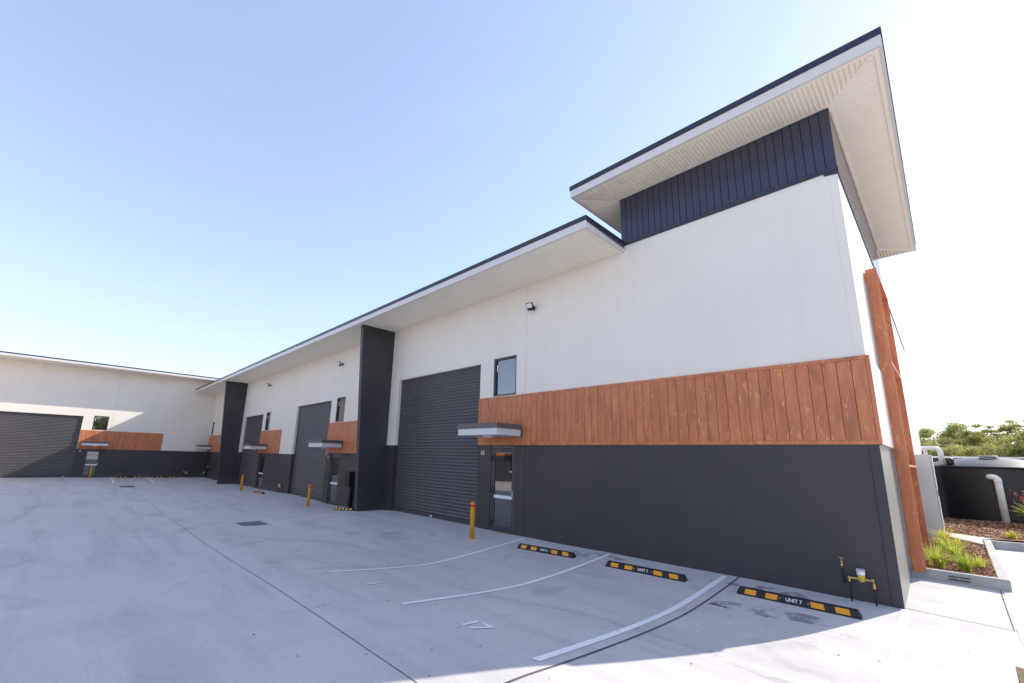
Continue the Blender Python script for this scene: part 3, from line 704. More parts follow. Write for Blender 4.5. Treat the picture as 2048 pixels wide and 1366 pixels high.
window(left, *w6); door(left, d6[0], d6[1], -.36, d6[3], 'frame_charcoal'); canopy(left, -8.76, -7.13, 2.46, 2.14, 1.05)
cladding(left, -8.95, -3.569, ZWB+U6, 3.355); wall_number(left, '6', -8.74, 1.70, .21)
b = MB(); b.box(-34, 16, 12, 12.2, -.9, 8.0); b.box(-34.2, -34, 0, 12.2, -.9, 8.0); b.box(16, 16.2, 0, 12.2, -.9, 8.0); b.build('rear_wall', 'wall_white', left)
eave_roof(left, -34.3, 16.3, 1.851, 8.626, 8.371, 12.3, 8.15, dark=.085)

# ------------------------------------------------------------------ block on the other side of the yard (seen mirrored in the glass)
opp = thing('warehouse_row', 'white warehouse row across the yard mirrored in the glazed doors', 'warehouse', (-27, -21.0, 0), math.pi)
hs = []
for k, xo in enumerate((-17, -5, 7)):
    hs.append(((xo, xo+5, -1, 4.9), (xo+5.7, xo+6.7, 3.75, 4.9), (xo+5.6, xo+6.6, -1, 2.2)))
panel(opp, -21, 20.4, -.9, 7.4, [h for q in hs for h in q], 2.25)
for q in hs:
    roller(opp, q[0][0], q[0][1], -.2, q[0][3]); window(opp, *q[1]); door(opp, q[2][0], q[2][1], -.2, q[2][3]); canopy(opp, q[2][0]-.4, q[2][1]+.3, 2.85, 2.5)
    cladding(opp, q[0][1]+.01, q[0][1]+6.2, 2.25, 3.7)
eave_roof(opp, -21.2, 20.4, 1.7, 7.5, 7.2, 12.3, 7.0)
b = MB(); b.box(-21, 20.4, 12, 12.2, -.9, 7.0); b.box(-21, -20.8, .2, 12, -.9, 7.0); b.build('rear_wall', 'wall_white', opp)

# ------------------------------------------------------------------ bollards
def make_bollard():
    t = thing('bollard', 'x', 'bollard', group='yellow bollards guarding the roller doors')
    b = MB(); b.lathe([(.100, -.02), (.100, .012), (.094, .016), (.066, .018)], n=24); b.build('base_plate', 'bollard_yellow', t, smooth=False)
    b = MB(); b.lathe([(.0635, .0), (.0635, .925), (.060, .945), (.045, .960), (.02, .966)], n=28); b.build('post', 'bollard_yellow', t, smooth=True)
    b = MB(); b.lathe([(.0645, .845), (.0645, .900)], n=28, caps=False); b.build('reflective_band', 'band_red', t, smooth=True)
    for k in range(4):
        a = math.pi/4+k*math.pi/2; b = MB(); b.lathe([(.010, .016), (.010, .026)], (.083*math.cos(a), .083*math.sin(a), 0), 6); b.build('bolt', 'galv_steel', t)
    return t
bp = make_bollard()
for i, (x, y, lab) in enumerate([(-8.665, -1.037, 'yellow bollard with red band beside the unit 10 glass door'),
                                 (-19.80, -1.17, 'yellow bollard with red band standing before the unit 9 roller door'),
                                 (-30.17, -1.28, 'yellow bollard near the small roller door right of the far dark fin'),
                                 (-46.68, -7.88, 'yellow bollard in front of the unit 6 glass door')]):
    o = bp if i == 0 else copy_tree(bp)
    o.location = (x, y, zg(x, y)); o['label'] = lab

# ------------------------------------------------------------------ wheel stops
def make_stop(label, txt, plain_plate=False):
    t = thing('wheel_stop', label, 'wheel stop', group='black and yellow rubber wheel stops')
    L, h = 1.62, .105
    pr = [(-.075, 0), (-.075, .016), (-.038, h), (.038, h), (.075, .016), (.075, 0)]
    def ring(x, k): return [(x*(1 if z < .05 else 1-k), y, z-.006 if z == 0 else z) for y, z in pr]
    b = MB(); a = ring(-L/2, .045); c = ring(L/2, .045); b.prism(a, c); b.build('body', 'stop_rubber', t, bevel=.006, fix=True)
    n = Vector((0, -(h-.016), .037)).normalized()
    def onface(u, v, e=.0025):      # u along x, v 0..1 up the front slope
        p = Vector((u, -.075+.037*v, .016+(h-.016)*v))+n*e; return tuple(p)
    for xc in (-.60, -.30, .30, .60):
        w = .082; sk = .008 if xc < 0 else -.008
        b = MB(); q = [onface(xc-w-sk, .10), onface(xc+w-sk, .10), onface(xc+w+sk, .90), onface(xc-w+sk, .90)]
        q2 = [onface(xc-w-sk, .10, -.002), onface(xc+w-sk, .10, -.002), onface(xc+w+sk, .90, -.002), onface(xc-w+sk, .90, -.002)]
        b.prism(q2, q); b.build('reflector_panel', 'stop_yellow', t, fix=True)
    th = math.atan2(h-.016, .037)
    if txt:
        me = text_mesh('lettering', txt, .070, 'letter_white', extrude=.0006, bold=.0012)
        o = link('lettering', me, t, loc=onface(0, .5, .002)); o.rotation_euler = (th, 0, 0)
        for s in (-.185, .185):
            m = MB(); m.lathe([(.007, 0), (.007, .002)], n=8); d = m.build('rivet', 'letter_white', t, loc=onface(s, .5, .0)); d.rotation_euler = (th, 0, 0)
    if plain_plate:
        m = MB(); m.box(-.07, .07, -.02, .02, 0, .003); o = m.build('name_plate', 'white_film', t, loc=onface(0, .5, .0)); o.rotation_euler = (th, 0, 0)
    return t
def place_stop(t, ax, ay, bx, by):
    A = Vector((ax, ay, zg(ax, ay))); B = Vector((bx, by, zg(bx, by))); d = (B-A).normalized(); s = Vector((-d.y, d.x, 0)).normalized()
    M_ = (A+B)/2+s*.075; z0 = zg(M_.x+s.x*.07, M_.y+s.y*.07); z1 = (A.z+B.z)/2
    up = d.cross(s).normalized()*-1
    slope = (zg(M_.x+s.x*.075, M_.y+s.y*.075)-z1)/.15
    s2 = Vector((s.x, s.y, slope)).normalized(); up = d.cross(s2).normalized(); s2 = up.cross(d)
    t.matrix_world = Matrix(((d.x, s2.x, up.x, M_.x), (d.y, s2.y, up.y, M_.y), (d.z, s2.z, up.z, (z1+zg(M_.x+s.x*.075, M_.y+s.y*.075))/2), (0, 0, 0, 1)))
place_stop(make_stop('wheel stop lettered UNIT 7 right in front of the large brass water meter', 'UNIT 7'), -2.02, -.945, -.41, -.915)
place_stop(make_stop('wheel stop lettered UNIT 7 between two long bay lines, away from the meter', 'UNIT 7'), -4.50, -1.00, -2.89, -.945)
place_stop(make_stop('wheel stop lettered UNIT 6 closest to the unit 10 glass door', 'UNIT 6'), -6.99, -1.02, -5.37, -.925)
place_stop(make_stop('wheel stop beside the foot of the nearer tall dark fin', '', True), -17.42, -1.05, -15.80, -1.0)
place_stop(make_stop('wheel stop between bollard and brass meter at the unit 8 bay', '', True), -28.25, -1.12, -26.65, -1.08)
place_stop(make_stop('wheel stop at the unit 6 wall nearest the bollard', ''), -46.88, -6.13, -46.9, -4.55)
place_stop(make_stop('wheel stop at the unit 6 wall nearest the inner corner', ''), -47.10, -3.70, -47.08, -2.13)

# ------------------------------------------------------------------ flood lights on the wall
def make_flood():
    t = thing('flood_light', 'x', 'flood light', group='black flood lights under the eave')
    b = MB(); b.box(-.05, .05, -.045, -.001, -.05, .05); b.tube([(0, -.04, 0), (0, -.14, .01)], .016, 10); b.build('bracket', 'black_plastic', t)
    h = MB(); h.box(-.105, .105, -.035, .035, -.075, .095); hd = h.build('housing', 'black_plastic', t, bevel=.01, loc=(0, -.20, .03))
    hd.rotation_euler = (RAD(30), 0, RAD(14))
    m = MB(); m.box(-.085, .085, -.042, -.033, -.052, .080); m.build('lens', 'lens_white', hd)
    m = MB(); m.box(-.075, .075, -.05, .03, -.135, -.076); m.build('sensor', 'black_plastic', hd, bevel=.01)
    return t
fp = make_flood()
for i, (x, z, lab) in enumerate([(-7.36, 6.50, 'flood light above the window beside the unit 10 roller door'), (-20.2, 6.52, 'flood light on the wall just left of the nearer tall dark fin'), (-31.28, 6.55, 'flood light on the wall just right of the far dark fin')]):
    o = fp if i == 0 else copy_tree(fp)
    o.location = (x, -.001, z); o['label'] = lab

# ------------------------------------------------------------------ water meters and taps
def make_meter():
    t = thing('water_meter', 'x', 'water meter', group='brass water meters with garden taps')
    for x in (-.165, .13):
        b = MB(); b.tube([(x, 0, -.08), (x, 0, .30)], .0125, 10); b.build('riser_pipe', 'black_plastic', t, smooth=True)
    b = MB(); b.tube([(-.165, 0, .29), (-.165, 0, .335), (-.15, 0, .35), (.13, 0, .35), (.13, 0, .26)], .016, 10)
    for x in (-.165, -.10, .06, .13): b.tube([(x-.012, 0, .35), (x+.012, 0, .35)], .022, 8)
    b.tube([(.13, 0, .24), (.13, 0, .31)], .023, 8); b.tube([(.105, -.02, .375), (.15, -.02, .375)], .007, 6); b.build('pipework', 'brass', t, smooth=False)
    b = MB(); b.lathe([(.030, .31), (.048, .34), (.050, .40), (.044, .42)], (-.01, 0, 0), 20); b.build('meter_body', 'meter_yellow', t, smooth=True)
    b = MB(); b.lathe([(.044, .415), (.052, .42), (.054, .47), (.050, .475)], (-.01, 0, 0), 20); b.build('meter_register', 'white_film', t, smooth=False)
    b = MB(); b.prism([(-.062, -.05, .478), (.042, -.05, .478), (.042, .05, .492), (-.062, .05, .492)], [(-.062, -.05, .486), (.042, -.05, .486), (.042, .05, .500), (-.062, .05, .500)]); b.build('meter_lid', 'canopy_silver', t)
    return t
def make_tap():
    t = thing('garden_tap', 'x', 'tap', group='brass garden taps on black standpipes')
    b = MB(); b.tube([(0, .10, -.02), (0, .02, -.02), (0, 0, .0), (0, 0, .22)], .0125, 10); b.build('standpipe', 'black_plastic', t, smooth=True)
    b = MB(); b.tube([(0, 0, .20), (0, 0, .31)], .017, 10); b.tube([(0, 0, .27), (0, -.05, .27), (0, -.07, .235)], .012, 10); b.tube([(0, 0, .31), (0, 0, .345)], .008, 8); b.build('tap_body', 'brass', t, smooth=True)
    b = MB(); b.tube([(-.035, 0, .35), (.035, 0, .35)], .006, 8); b.build('tap_handle', 'brass', t)
    return t
mp_, tp_ = make_meter(), make_tap()
for i, (x, y, rz, z, ml, tl) in enumerate([(-.44, -.10, 0, None, 'brass water meter with white cap behind the endmost wheel stop', 'brass garden tap just left of the large water meter'),
                                           (-26.95, -.10, 0, None, 'brass water meter at the foot of the pier between two roller doors', None),
                                           (XL+.1, -1.42, math.pi/2, None, 'brass water meter low on the unit 6 charcoal wall', 'brass garden tap low on the unit 6 charcoal wall'),
                                           (-47.18, -.10, 0, None, 'brass water meter tucked in the inner corner beside the end door', None)]):
    o = mp_ if i == 0 else copy_tree(mp_)
    o.location = (x, y, zg(x, y)); o.rotation_euler = (0, 0, rz); o['label'] = ml
    if tl:
        q = tp_ if i == 0 else copy_tree(tp_)
        dx = -.235
        q.location = (x+dx*math.cos(rz), y+dx*math.sin(rz), zg(x, y)+.28); q.rotation_euler = (0, 0, rz); q['label'] = tl
# meter box with its conduit beside the unit 9 door
t = thing('meter_box', 'black service box on a conduit beside the unit 9 glass door', 'meter box', (-18.05, 0, zg(-18.05, 0)))
b = MB(); b.box(-.20, .20, -.26, -.001, .92, 1.56); b.build('box', 'black_plastic', t, bevel=.008)
b = MB(); b.box(.0, .19, -.15, -.001, -.05, .92); b.build('conduit', 'black_plastic', t, bevel=.006)

# ------------------------------------------------------------------ drain grates and pit cover
def grate(x0, x1, y0, y1, label):
    cx, cy = (x0+x1)/2, (y0+y1)/2; z = zg(cx, cy)
    t = thing('drain_grate', label, 'drain grate', (cx, cy, z), group='steel drain grates in the yard')
    w, d = (x1-x0)/2, (y1-y0)/2
    b = MB(); b.box(-w, w, -d, d, -.03, .008); b.build('pit', 'pit_dark', t)
    b = MB()
    for a in ((-w-.03, w+.03, -d-.03, -d), (-w-.03, w+.03, d, d+.03), (-w-.03, -w, -d, d), (w, w+.03, -d, d)): b.box(*a, -.05, .014)
    b.build('frame', 'galv_steel', t)
    b = MB(); n = 22
    for k in range(n): x = -w+2*w*(k+.5)/n; b.box(x-.006, x+.006, -d, d, .002, .020)
    for k in range(7): y = -d+2*d*(k+.5)/7; b.box(-w, w, y-.004, y+.004, .004, .017)
    b.build('bars', 'galv_steel', t); return t
grate(-15.95, -15.08, -5.08, -4.32, 'steel drain grate between the bay lines below the nearer dark fin')
grate(-39.9, -38.3, -6.45, -5.7, 'steel drain grate in front of the unit 6 bays')
zp = zg(1.3, -1.8)
t = thing('pit_cover', 'concrete pit cover with gritty rusty rim set in the sunlit slab', 'pit cover', (1.35, -1.85, zp))
b = MB()
for a in ((-.38, .38, .48, .53), (-.38, .38, -.53, -.48), (-.38, -.31, -.48, .48), (.31, .38, -.48, .48)): b.box(*a, -.05, .012)
b.build('rim', 'rust_grit', t)
b = MB(); b.box(-.305, .305, -.475, .475, -.05, .016); b.build('lid', 'path_concrete', t, bevel=.004)
b = MB(); b.box(-.24, -.12, .30, .36, .012, .0175); b.build('lifting_slot', 'pit_dark', t)

# ------------------------------------------------------------------ planter, kerbs, path, mulch
def kerb(name, pts, w, zt, label, cat='kerb', grp='low concrete garden kerbs'):
    b = MB(); P = [Vector((*p, 0)) for p in pts]
    vs = []
    for k, p in enumerate(P):
        if k == 0: d = (P[1]-P[0]).normalized(); s = Vector((-d.y, d.x, 0)); m = 1
        elif k == len(P)-1: d = (P[-1]-P[-2]).normalized(); s = Vector((-d.y, d.x, 0)); m = 1
        else:
            d0 = (P[k]-P[k-1]).normalized(); d1 = (P[k+1]-P[k]).normalized(); s = (Vector((-d0.y, d0.x, 0))+Vector((-d1.y, d1.x, 0))); s.normalize(); m = 1/max(.3, s.dot(Vector((-d1.y, d1.x, 0))))
        o, i = p, p+s*w*m
        z = zt(p.x, p.y); c = .014
        q = (i-o).normalized()*c
        vs += [(o.x, o.y, z-.5), (o.x, o.y, z-c), (o.x+q.x, o.y+q.y, z), (i.x-q.x, i.y-q.y, z), (i.x, i.y, z-c), (i.x, i.y, z-.5)]
    fs = []
    for k in range(len(P)-1):
        for j in range(6): fs.append((6*k+j, 6*k+(j+1) % 6, 6*k+6+(j+1) % 6, 6*k+6+j))
    fs += [tuple(range(5, -1, -1)), tuple(range(6*(len(P)-1), 6*len(P)))]
    b.add(vs, fs); o = b.build(name, 'kerb_concrete', None, fix=True); return tag(o, label, cat, grp)
pk = kerb('planter_kerb', [(.002, 2.05), (1.19, 2.05), (1.20, 5.0), (1.22, 8.1)], .135, lambda x, y: .315, 'grey concrete kerb around the planter bearing the MOTORCYCLE plate')
k2 = kerb('garden_kerb', [(1.225, 8.06), (3.5, 8.6), (9, 9.6)], .14, lambda x, y: .312, 'grey concrete kerb edging the mulch bed below the tank')
t = thing('sign_plate', 'small black plate lettered MOTORCYCLE on the planter kerb', 'sign', (.605, 2.048, .222))
b = MB(); b.box(-.125, .125, -.004, .002, -.035, .035); b.build('plate', 'sign_black', t)
me = text_mesh('lettering', 'MOTORCYCLE', .036, 'letter_white', extrude=.0005, bold=.0005); o = link('lettering', me, t, loc=(0, -.0055, 0)); o.rotation_euler = (math.pi/2, 0, 0)
for s in (-.112, .112):
    b = MB(); b.tube([(s, -.004, 0), (s, -.0065, 0)], .004, 8); b.build('rivet', 'letter_white', t)
b = MB(); lo = [(.0, 8.0), (.40, 8.12), (1.06, 7.0), (1.06, 8.1), (1.24, 8.6), (.42, 9.05), (.0, 9.1)]
b.prism([(x, y, .10) for x, y in lo], [(x, y, .318) for x, y in lo]); o = b.build('garden_path', 'path_concrete', None, fix=True); o['kind'] = 'structure'
def mulch_z(x, y): return .272+.018*math.sin(3.1*x+1.3*y)+.012*math.sin(5.3*y-2*x)+.02*math.exp(-((x-.45)**2)*6)
b = MB()
def sheet(x0, x1, y0, y1, nx, ny, zf, cut=None):
    vs = [(x0+(x1-x0)*i/nx, y0+(y1-y0)*j/ny, zf(x0+(x1-x0)*i/nx, y0+(y1-y0)*j/ny)) for i in range(nx+1) for j in range(ny+1)]
    b.add(vs, [(i*(ny+1)+j, (i+1)*(ny+1)+j, (i+1)*(ny+1)+j+1, i*(ny+1)+j+1) for i in range(nx) for j in range(ny)])
sheet(.002, 1.07, 2.18, 8.2, 8, 40, mulch_z)
b.build('mulch_bed', 'mulch')['kind'] = 'structure'
def rear_z(x, y): return .285+.02*math.sin(2.1*x+1.1*y)+.012*math.sin(4.3*y-3*x)
b = MB()
vs = []; fs = []
for i in range(41):
    x = .0+12*i/40
    for j in range(31):
        yb = max(9.0, 8.66+.1*x) if x < 1.2 else 8.72-.05+.235*(x-1.225)*(.9) if x < 3.5 else 9.15+.182*(x-3.5)
        if x < 1.2: yb = 8.55
        y = yb-.45*(1 if x < 1.2 else 0)+ (20.9-yb)*j/30
        vs.append((x, y, rear_z(x, y)))
fs = [(i*31+j, (i+1)*31+j, (i+1)*31+j+1, i*31+j+1) for i in range(40) for j in range(30)]
b.add(vs, fs); b.build('mulch_bed', 'mulch')['kind'] = 'structure'
cb = MB(); rnd = random.Random(11)
def chip(x, y, z, s):
    a = rnd.uniform(0, 6.28); l = s*rnd.uniform(.6, 1.5); w = s*rnd.uniform(.25, .45); tl = rnd.uniform(-.5, .5); h = s*.12
    d = Vector((math.cos(a)*math.cos(tl), math.sin(a)*math.cos(tl), math.sin(tl)))*l/2; sd = Vector((-math.sin(a), math.cos(a), rnd.uniform(-.5, .5))).normalized()*w/2
    n = d.cross(sd).normalized()*h; p = Vector((x, y, z+abs(d.z)*.7))
    cb.add([tuple(p+q) for q in (-d-sd, d-sd*.6, d+sd*.6, -d+sd, -d-sd+n, d-sd*.6+n, d+sd*.6+n, -d+sd+n)], [(0, 3, 2, 1), (4, 5, 6, 7), (0, 1, 5, 4), (1, 2, 6, 5), (2, 3, 7, 6), (3, 0, 4, 7)])
for k in range(5200):
    x = rnd.uniform(.02, 1.06); y = 2.2+5.4*rnd.random()**1.5; chip(x, y, mulch_z(x, y)+.004, rnd.uniform(.03, .065))
for k in range(6500):
    y = 8.8+7*rnd.random()**1.2; x = rnd.uniform(.05, 4.2)
    if y < 9.1+.16*(x-1.2): continue
    chip(x, y, rear_z(x, y)+.004, rnd.uniform(.04, .09))
o = cb.build('mulch_chips', 'mulch_chip'); o['kind'] = 'stuff'; o['label'] = 'brown bark mulch chips covering the garden beds'; o['category'] = 'mulch'

# ------------------------------------------------------------------ plants
def blades(b, x, y, z, n, h, spread, rnd, w=.012):
    for k in range(n):
        a = rnd.uniform(0, 6.28); L = h*rnd.uniform(.6, 1.15); out = spread*rnd.uniform(.25, 1.15); bx0 = x+rnd.gauss(0, .035); by0 = y+rnd.gauss(0, .035)
        pts = []
        for i in range(5):
            s = i/4; r = out*s**1.7; zz = z+L*(s-.42*s**2.6*(out/spread)); pts.append(Vector((bx0+math.cos(a)*r, by0+math.sin(a)*r, zz)))
        sd = Vector((-math.sin(a), math.cos(a), 0))
        vs = []
        for i, p in enumerate(pts):
            ww = w*(1-.85*(i/4)**1.5)*(.7+.6*min(1, i)); vs += [tuple(p-sd*ww/2), tuple(p+Vector((0, 0, -ww*.3))), tuple(p+sd*ww/2)]
        b.add(vs, [q for i in range(4) for q in ((3*i, 3*i+1, 3*i+4, 3*i+3), (3*i+1, 3*i+2, 3*i+5, 3*i+4))])
rnd = random.Random(5)
for (x, y, n, h, sp, lab, mt) in [(.36, 2.60, 150, .40, .30, 'bright green strappy plant against the foot of the timber screen', 'leaf_strap'),
                                  (.70, 2.60, 150, .40, .28, 'bright green strappy plant just above the MOTORCYCLE plate', 'leaf_strap'),
                                  (.58, 3.75, 110, .42, .30, 'strappy plant in the middle of the kerbed planter', 'leaf_strap'),
                                  (.44, 4.9, 90, .42, .32, 'strappy plant midway between timber screen and grey cabinet', 'leaf_strap'),
                                  (.40, 6.3, 90, .50, .36, 'pale arching strappy plant in front of the grey cabinet', 'leaf_yellow'),
                                  (.86, 3.15, 60, .30, .24, 'small thin strappy plant beside the shaded edge of the planter', 'leaf_yellow'),
                                  (.30, 3.35, 90, .46, .34, 'strappy plant leaning between the two timber screen posts', 'leaf_strap'),
                                  (.62, 5.6, 60, .36, .30, 'loose strappy plant near the concrete garden path', 'leaf_yellow'),
                                  (1.64, 9.25, 80, .26, .24, 'small strappy plant behind the garden kerb', 'leaf_yellow')]:
    b = MB(); zz = (mulch_z if y < 8 else rear_z)(x, y); blades(b, 0, 0, 0, n, h, sp, rnd)
    o = b.build('strappy_plant', mt, None, smooth=True, loc=(x, y, zz)); tag(o, lab, 'plant', 'strappy garden plants')
t = thing('flax_shrub', 'yellow green flax shrub with reddish flower heads beside the white tank pipe', 'shrub', (2.45, 13.2, rear_z(2.45, 13.2)))
b = MB(); blades(b, 0, 0, .05, 70, 1.0, .75, rnd, .05); b.build('leaves', 'leaf_yellow', t, smooth=True)
b = MB()
for k in range(70):
    a = rnd.uniform(0, 6.28); r = .42*math.sqrt(rnd.random()); z = rnd.gauss(1.0, .14); s = rnd.uniform(.02, .05); x, y = r*math.cos(a)-.1, r*math.sin(a)
    d = Vector((rnd.gauss(0, 1), rnd.gauss(0, 1), rnd.gauss(0, 1))).normalized(); e_ = d.orthogonal().normalized()
    p = Vector((x, y, z)); b.add([tuple(p+d*s), tuple(p+e_*s*.6), tuple(p-d*s), tuple(p-e_*s*.6)], [(0, 1, 2, 3)])
for k in range(14):
    a = rnd.uniform(0, 6.28); r = .3*rnd.random(); b.tube([(0, 0, 0), (r*math.cos(a)-.1, r*math.sin(a), 1.0)], .008, 5)
b.build('flower_heads', 'blossom_red', t)

# ------------------------------------------------------------------ cabinet, tanks, pipes, fence
t = thing('service_cabinet', 'tall light grey steel cabinet against the side wall behind the timber screen', 'cabinet', (0.0, 8.15, .30))
b = MB(); b.box(.002, .375, 0, .62, 0, 2.18); b.build('carcass', 'cabinet_grey', t, bevel=.006)
b = MB(); b.box(.381, .405, .01, .61, .03, 2.16); d = b.build('cabinet_door', 'cabinet_grey', t, bevel=.006)
b = MB(); b.box(.405, .420, .05, .10, 1.05, 1.22); b.tube([(.42, .075, 1.14), (.45, .075, 1.14)], .012, 8); b.build('latch', 'black_plastic', d)
b = MB(); b.box(.003, .376, -.002, .61, -.05, .03); b.build('plinth', 'black_plastic', t)
def tank(x, y, r, zb, zr, zd, label, lid=True, zl=None):
    t = thing('water_tank', label, 'water tank', (x, y, zb), group='black plastic rainwater tanks')
    h = zr-zb
    prof = [(r, -.3)]
    for k in range(9): prof += [(r, h*k/9+.02), (r+.006, h*(k+.5)/9+.02)]
    prof += [(r, h-.03), (r+.03, h-.02), (r+.03, h+.01), (r-.02, h+.03)]
    b = MB(); b.lathe(prof, n=72, caps=False); b.build('shell', 'tank_black', t, smooth=True)
    H = zd-zr; b = MB(); dome = [(r-.02, h+.03)]
    for k in range(1, 13):
        a = k/12; dome.append(((r-.02)*(1-a)+.02, h+.03+H*math.sin(a*math.pi/2)**.9))
    b.lathe(dome, n=72, caps=False); dm = b.build('dome', 'tank_black', t, smooth=True)
    if lid:
        b = MB(); b.lathe([(.20, h+H*.80), (.20, h+H+.01), (.27, h+H+.05), (.275, h+H+.075), (.25, h+H+.085), (0.01, h+H+.09)], (0, -.55, 0), 32); b.build('lid', 'tank_lid', dm, smooth=False)
    return t
tank(1.78, 16.75, 1.95, .28, 2.2, 2.56, 'black rainwater tank with domed top and round hatch beside the warehouse corner')
tank(5.95, 17.6, 1.95, .28, 2.22, 2.58, 'black rainwater tank further along beyond the white pipe', lid=False)
pb = thing('overflow_pipe', 'white plastic pipe rising from the mulch into the tank side', 'pipe', (1.84, 14.66, rear_z(1.84, 14.66)))
b = MB(); pts = [(0, 0, -.1), (0, 0, 1.44)]
for k in range(1, 7):
    a = k/6*math.pi/2; pts.append((-.11*(1-math.cos(a)), .04*(1-math.cos(a)), 1.44+.11*math.sin(a)))
pts += [(-.16, .10, 1.55), (-.18, .30, 1.55)]
b.tube(pts, .098, 18); b.build('pipe', 'pvc_white', pb, smooth=True)
b = MB(); b.tube([(0, 0, 1.36), (0, 0, 1.44)], .106, 18); b.build('pipe_collar', 'pvc_white', pb, smooth=True)
pc = thing('inlet_pipe', 'white plastic pipe looping from the rear wall corner down into the tank', 'pipe', (0.0, 15.47, 2.0))
b = MB(); pts = [(-.02, .05, .90), (.10, .03, .90), (.36, .0, .90)]
for k in range(1, 7):
    a = k/6*math.pi/2; pts.append((.36+.16*math.sin(a), 0, .90-.16*(1-math.cos(a))))
pts.append((.52, .02, .2)); b.tube(pts, .085, 18); b.build('pipe', 'pvc_white', pc, smooth=True)
b = MB(); b.tube([(.10, .03, .9), (.10, .03, -1.8)], .06, 14); b.build('down_pipe', 'pvc_white', pc, smooth=True)
b = MB(); b.lathe([(.12, -.02), (.12, .30), (.10, .36), (.03, .38)], (.74, -.12, .15), 20); b.build('strainer_cap', 'tank_black', pc, smooth=True)
t = thing('boundary_fence', 'navy steel boundary fence with pale capping behind the tanks', 'fence', (0, 21.5, 0))
for k in range(8):
    b = MB(); x0_ = -4+2.4*k
    for j in range(12): x = x0_+.2*j; b.box(x, x+.105, -.012, .012, -.1, 2.64); b.box(x+.105, x+.2, .004, .02, -.1, 2.64)
    b.build('fence_panel', 'fence_navy', t)
    b = MB(); b.box(x0_-.03, x0_+.03, -.04, .04, -.1, 2.68); b.build('post', 'fence_navy', t)
    b = MB(); b.box(x0_, x0_+2.4, -.05, .05, 2.64, 2.72); b.build('capping', 'pvc_white' if k < 3 else 'fence_navy', t)

# ------------------------------------------------------------------ trees beyond the fence
def make_tree(seed, H, W, trunk_fr=.45, flat=.55, nclump=34, leaves=120):
    rnd = random.Random(seed)
    t = thing('gum_tree', 'x', 'tree')
    b = MB(); lean = Vector((rnd.uniform(-.6, .6), rnd.uniform(-.6, .6), 0)); r0 = H*.018
    tp = [Vector((0, 0, -1)), Vector((0, 0, H*.2))+lean*.2, Vector((0, 0, H*trunk_fr))+lean*.6, Vector((0, 0, H*.8))+lean]
    b.tube([tuple(p) for p in tp], [r0*1.3, r0, r0*.75, r0*.2], 8)
    cl = []
    for k in range(nclump):
        a = rnd.uniform(0, 6.28); rr = W*math.sqrt(rnd.random())*.95; hh = rnd.random()
        top = H*(trunk_fr+.08+(.9-trunk_fr)*hh*math.sqrt(max(0, 1-(rr/W)**2*.75)))
        cl.append((Vector((rr*math.cos(a), rr*math.sin(a), top))+lean*.8, W*rnd.uniform(.22, .40)))
    for c, r in cl[:12]:
        s = tp[1].lerp(tp[3], rnd.uniform(.25, .8)); m = s.lerp(c, .5)+Vector((0, 0, -.2)); b.tube([tuple(s), tuple(m), tuple(c)], [r0*.45, r0*.28, r0*.08], 5)
    b.build('trunk', 'bark', t, smooth=True)
    b = MB(); vs = []; fs = []
    for c, r in cl:
        for k in range(leaves):
            d = Vector((rnd.gauss(0, 1), rnd.gauss(0, 1), rnd.gauss(0, 1))).normalized()*r*rnd.random()**.4
            d.z *= flat
            p = c+d; s = rnd.uniform(.09, .22); n = Vector((rnd.gauss(0, .8), rnd.gauss(0, .8), rnd.gauss(.5, .8))).normalized(); u = n.orthogonal().normalized()
            a = rnd.uniform(0, 6.28); q = n.cross(u); u2 = u*math.cos(a)+q*math.sin(a); v2 = n.cross(u2)
            i = len(vs); vs += [tuple(p-u2*s), tuple(p+v2*s*.45), tuple(p+u2*s), tuple(p-v2*s*.45)]; fs.append((i, i+1, i+2, i+3))
    b.add(vs, fs); b.build('crown', 'leaf_gum', t)
    return t
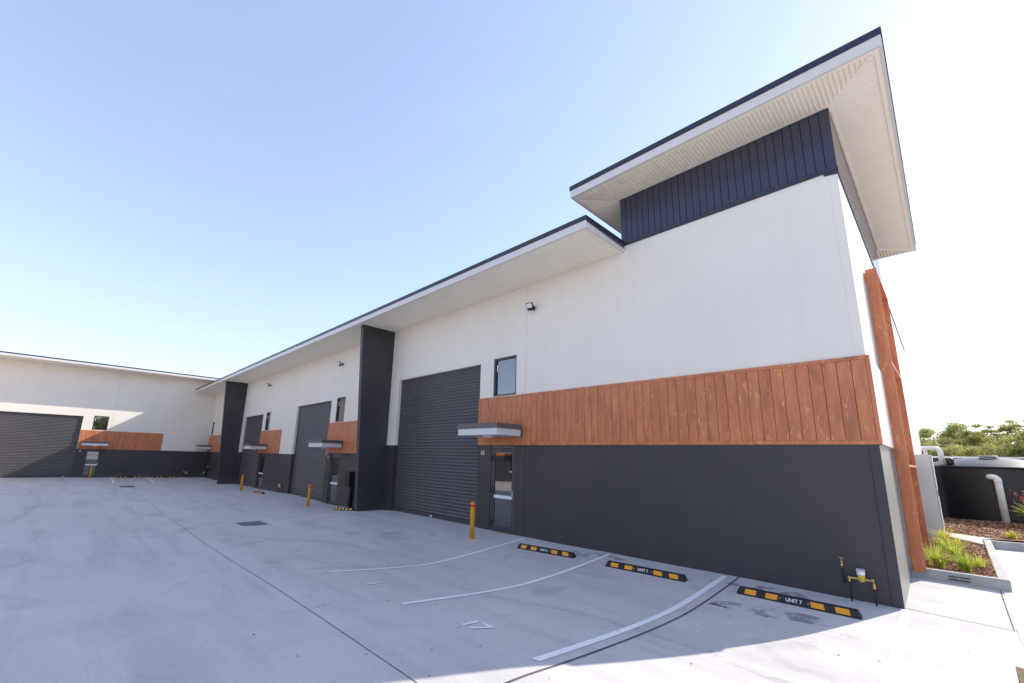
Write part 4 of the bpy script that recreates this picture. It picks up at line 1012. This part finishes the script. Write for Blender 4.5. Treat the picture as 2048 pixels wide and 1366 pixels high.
protos = [make_tree(21, 13, 3.4, .5, .5, 40, 240), make_tree(22, 12.5, 3.8, .45, .5, 44, 240), make_tree(23, 11, 3.2, .3, .75, 46, 260), make_tree(24, 10, 3.6, .22, .8, 52, 260), make_tree(25, 13.5, 3.0, .6, .42, 26, 170)]
spots = []
rnd = random.Random(77)
for k in range(13): spots.append((-9+3.3*k+rnd.uniform(-.7, .7), 102+rnd.uniform(-4, 4), rnd.choice([2, 3, 3]), rnd.uniform(.86, 1.0), 'low dense olive gum tree in the front rank beyond the fence'))
for k in range(11): spots.append((-8+3.9*k+rnd.uniform(-1, 1), 114+rnd.uniform(-4, 4), rnd.choice([1, 2, 3]), rnd.uniform(.92, 1.10), 'bushy olive gum tree in the middle rank beyond the fence'))
for x, y, p, s, lab in [(-1.8, 128, 1, 1.07, 'tall flat crowned gum tree showing beside the edge of the warehouse side wall'), (3.3, 126, 0, 1.11, 'tallest rounded gum tree rising behind the tank hatch'),
                        (8.5, 130, 4, 1.05, 'tall sparse gum tree rising behind the white overflow pipe'), (11.6, 126, 4, 1.10, 'tall sparse gum tree rising behind the flax shrub'), (15.5, 129, 0, 1.0, 'tall gum tree behind the second tank'),
                        (21, 130, 1, 1.05, 'tall gum tree behind the far end of the boundary fence'), (-8, 130, 0, 1.0, 'tall gum tree hidden behind the warehouse rear corner')]:
    spots.append((x, y, p, s, lab))
for x, y, p, s in [(58, -30, 3, 1.1), (62, -22, 2, 1.15), (57, -15, 3, 1.2), (64, -8, 2, 1.2), (59, -1, 3, 1.15), (66, 6, 1, 1.1), (60, -38, 1, 1.1)]:
    spots.append((x, y, p, s, 'gum tree at the yard entrance mirrored in the unit 6 window'))
used = set()
for x, y, p, s, lab in spots:
    o = protos[p] if p not in used else copy_tree(protos[p]); used.add(p)
    o.location = (x, y, zg(x, y)-.1); o.scale = (s, s, s); o.rotation_euler = (0, 0, rnd.uniform(0, 6.28)); o['label'] = lab
    o['group'] = 'gum trees beyond the boundary fence'
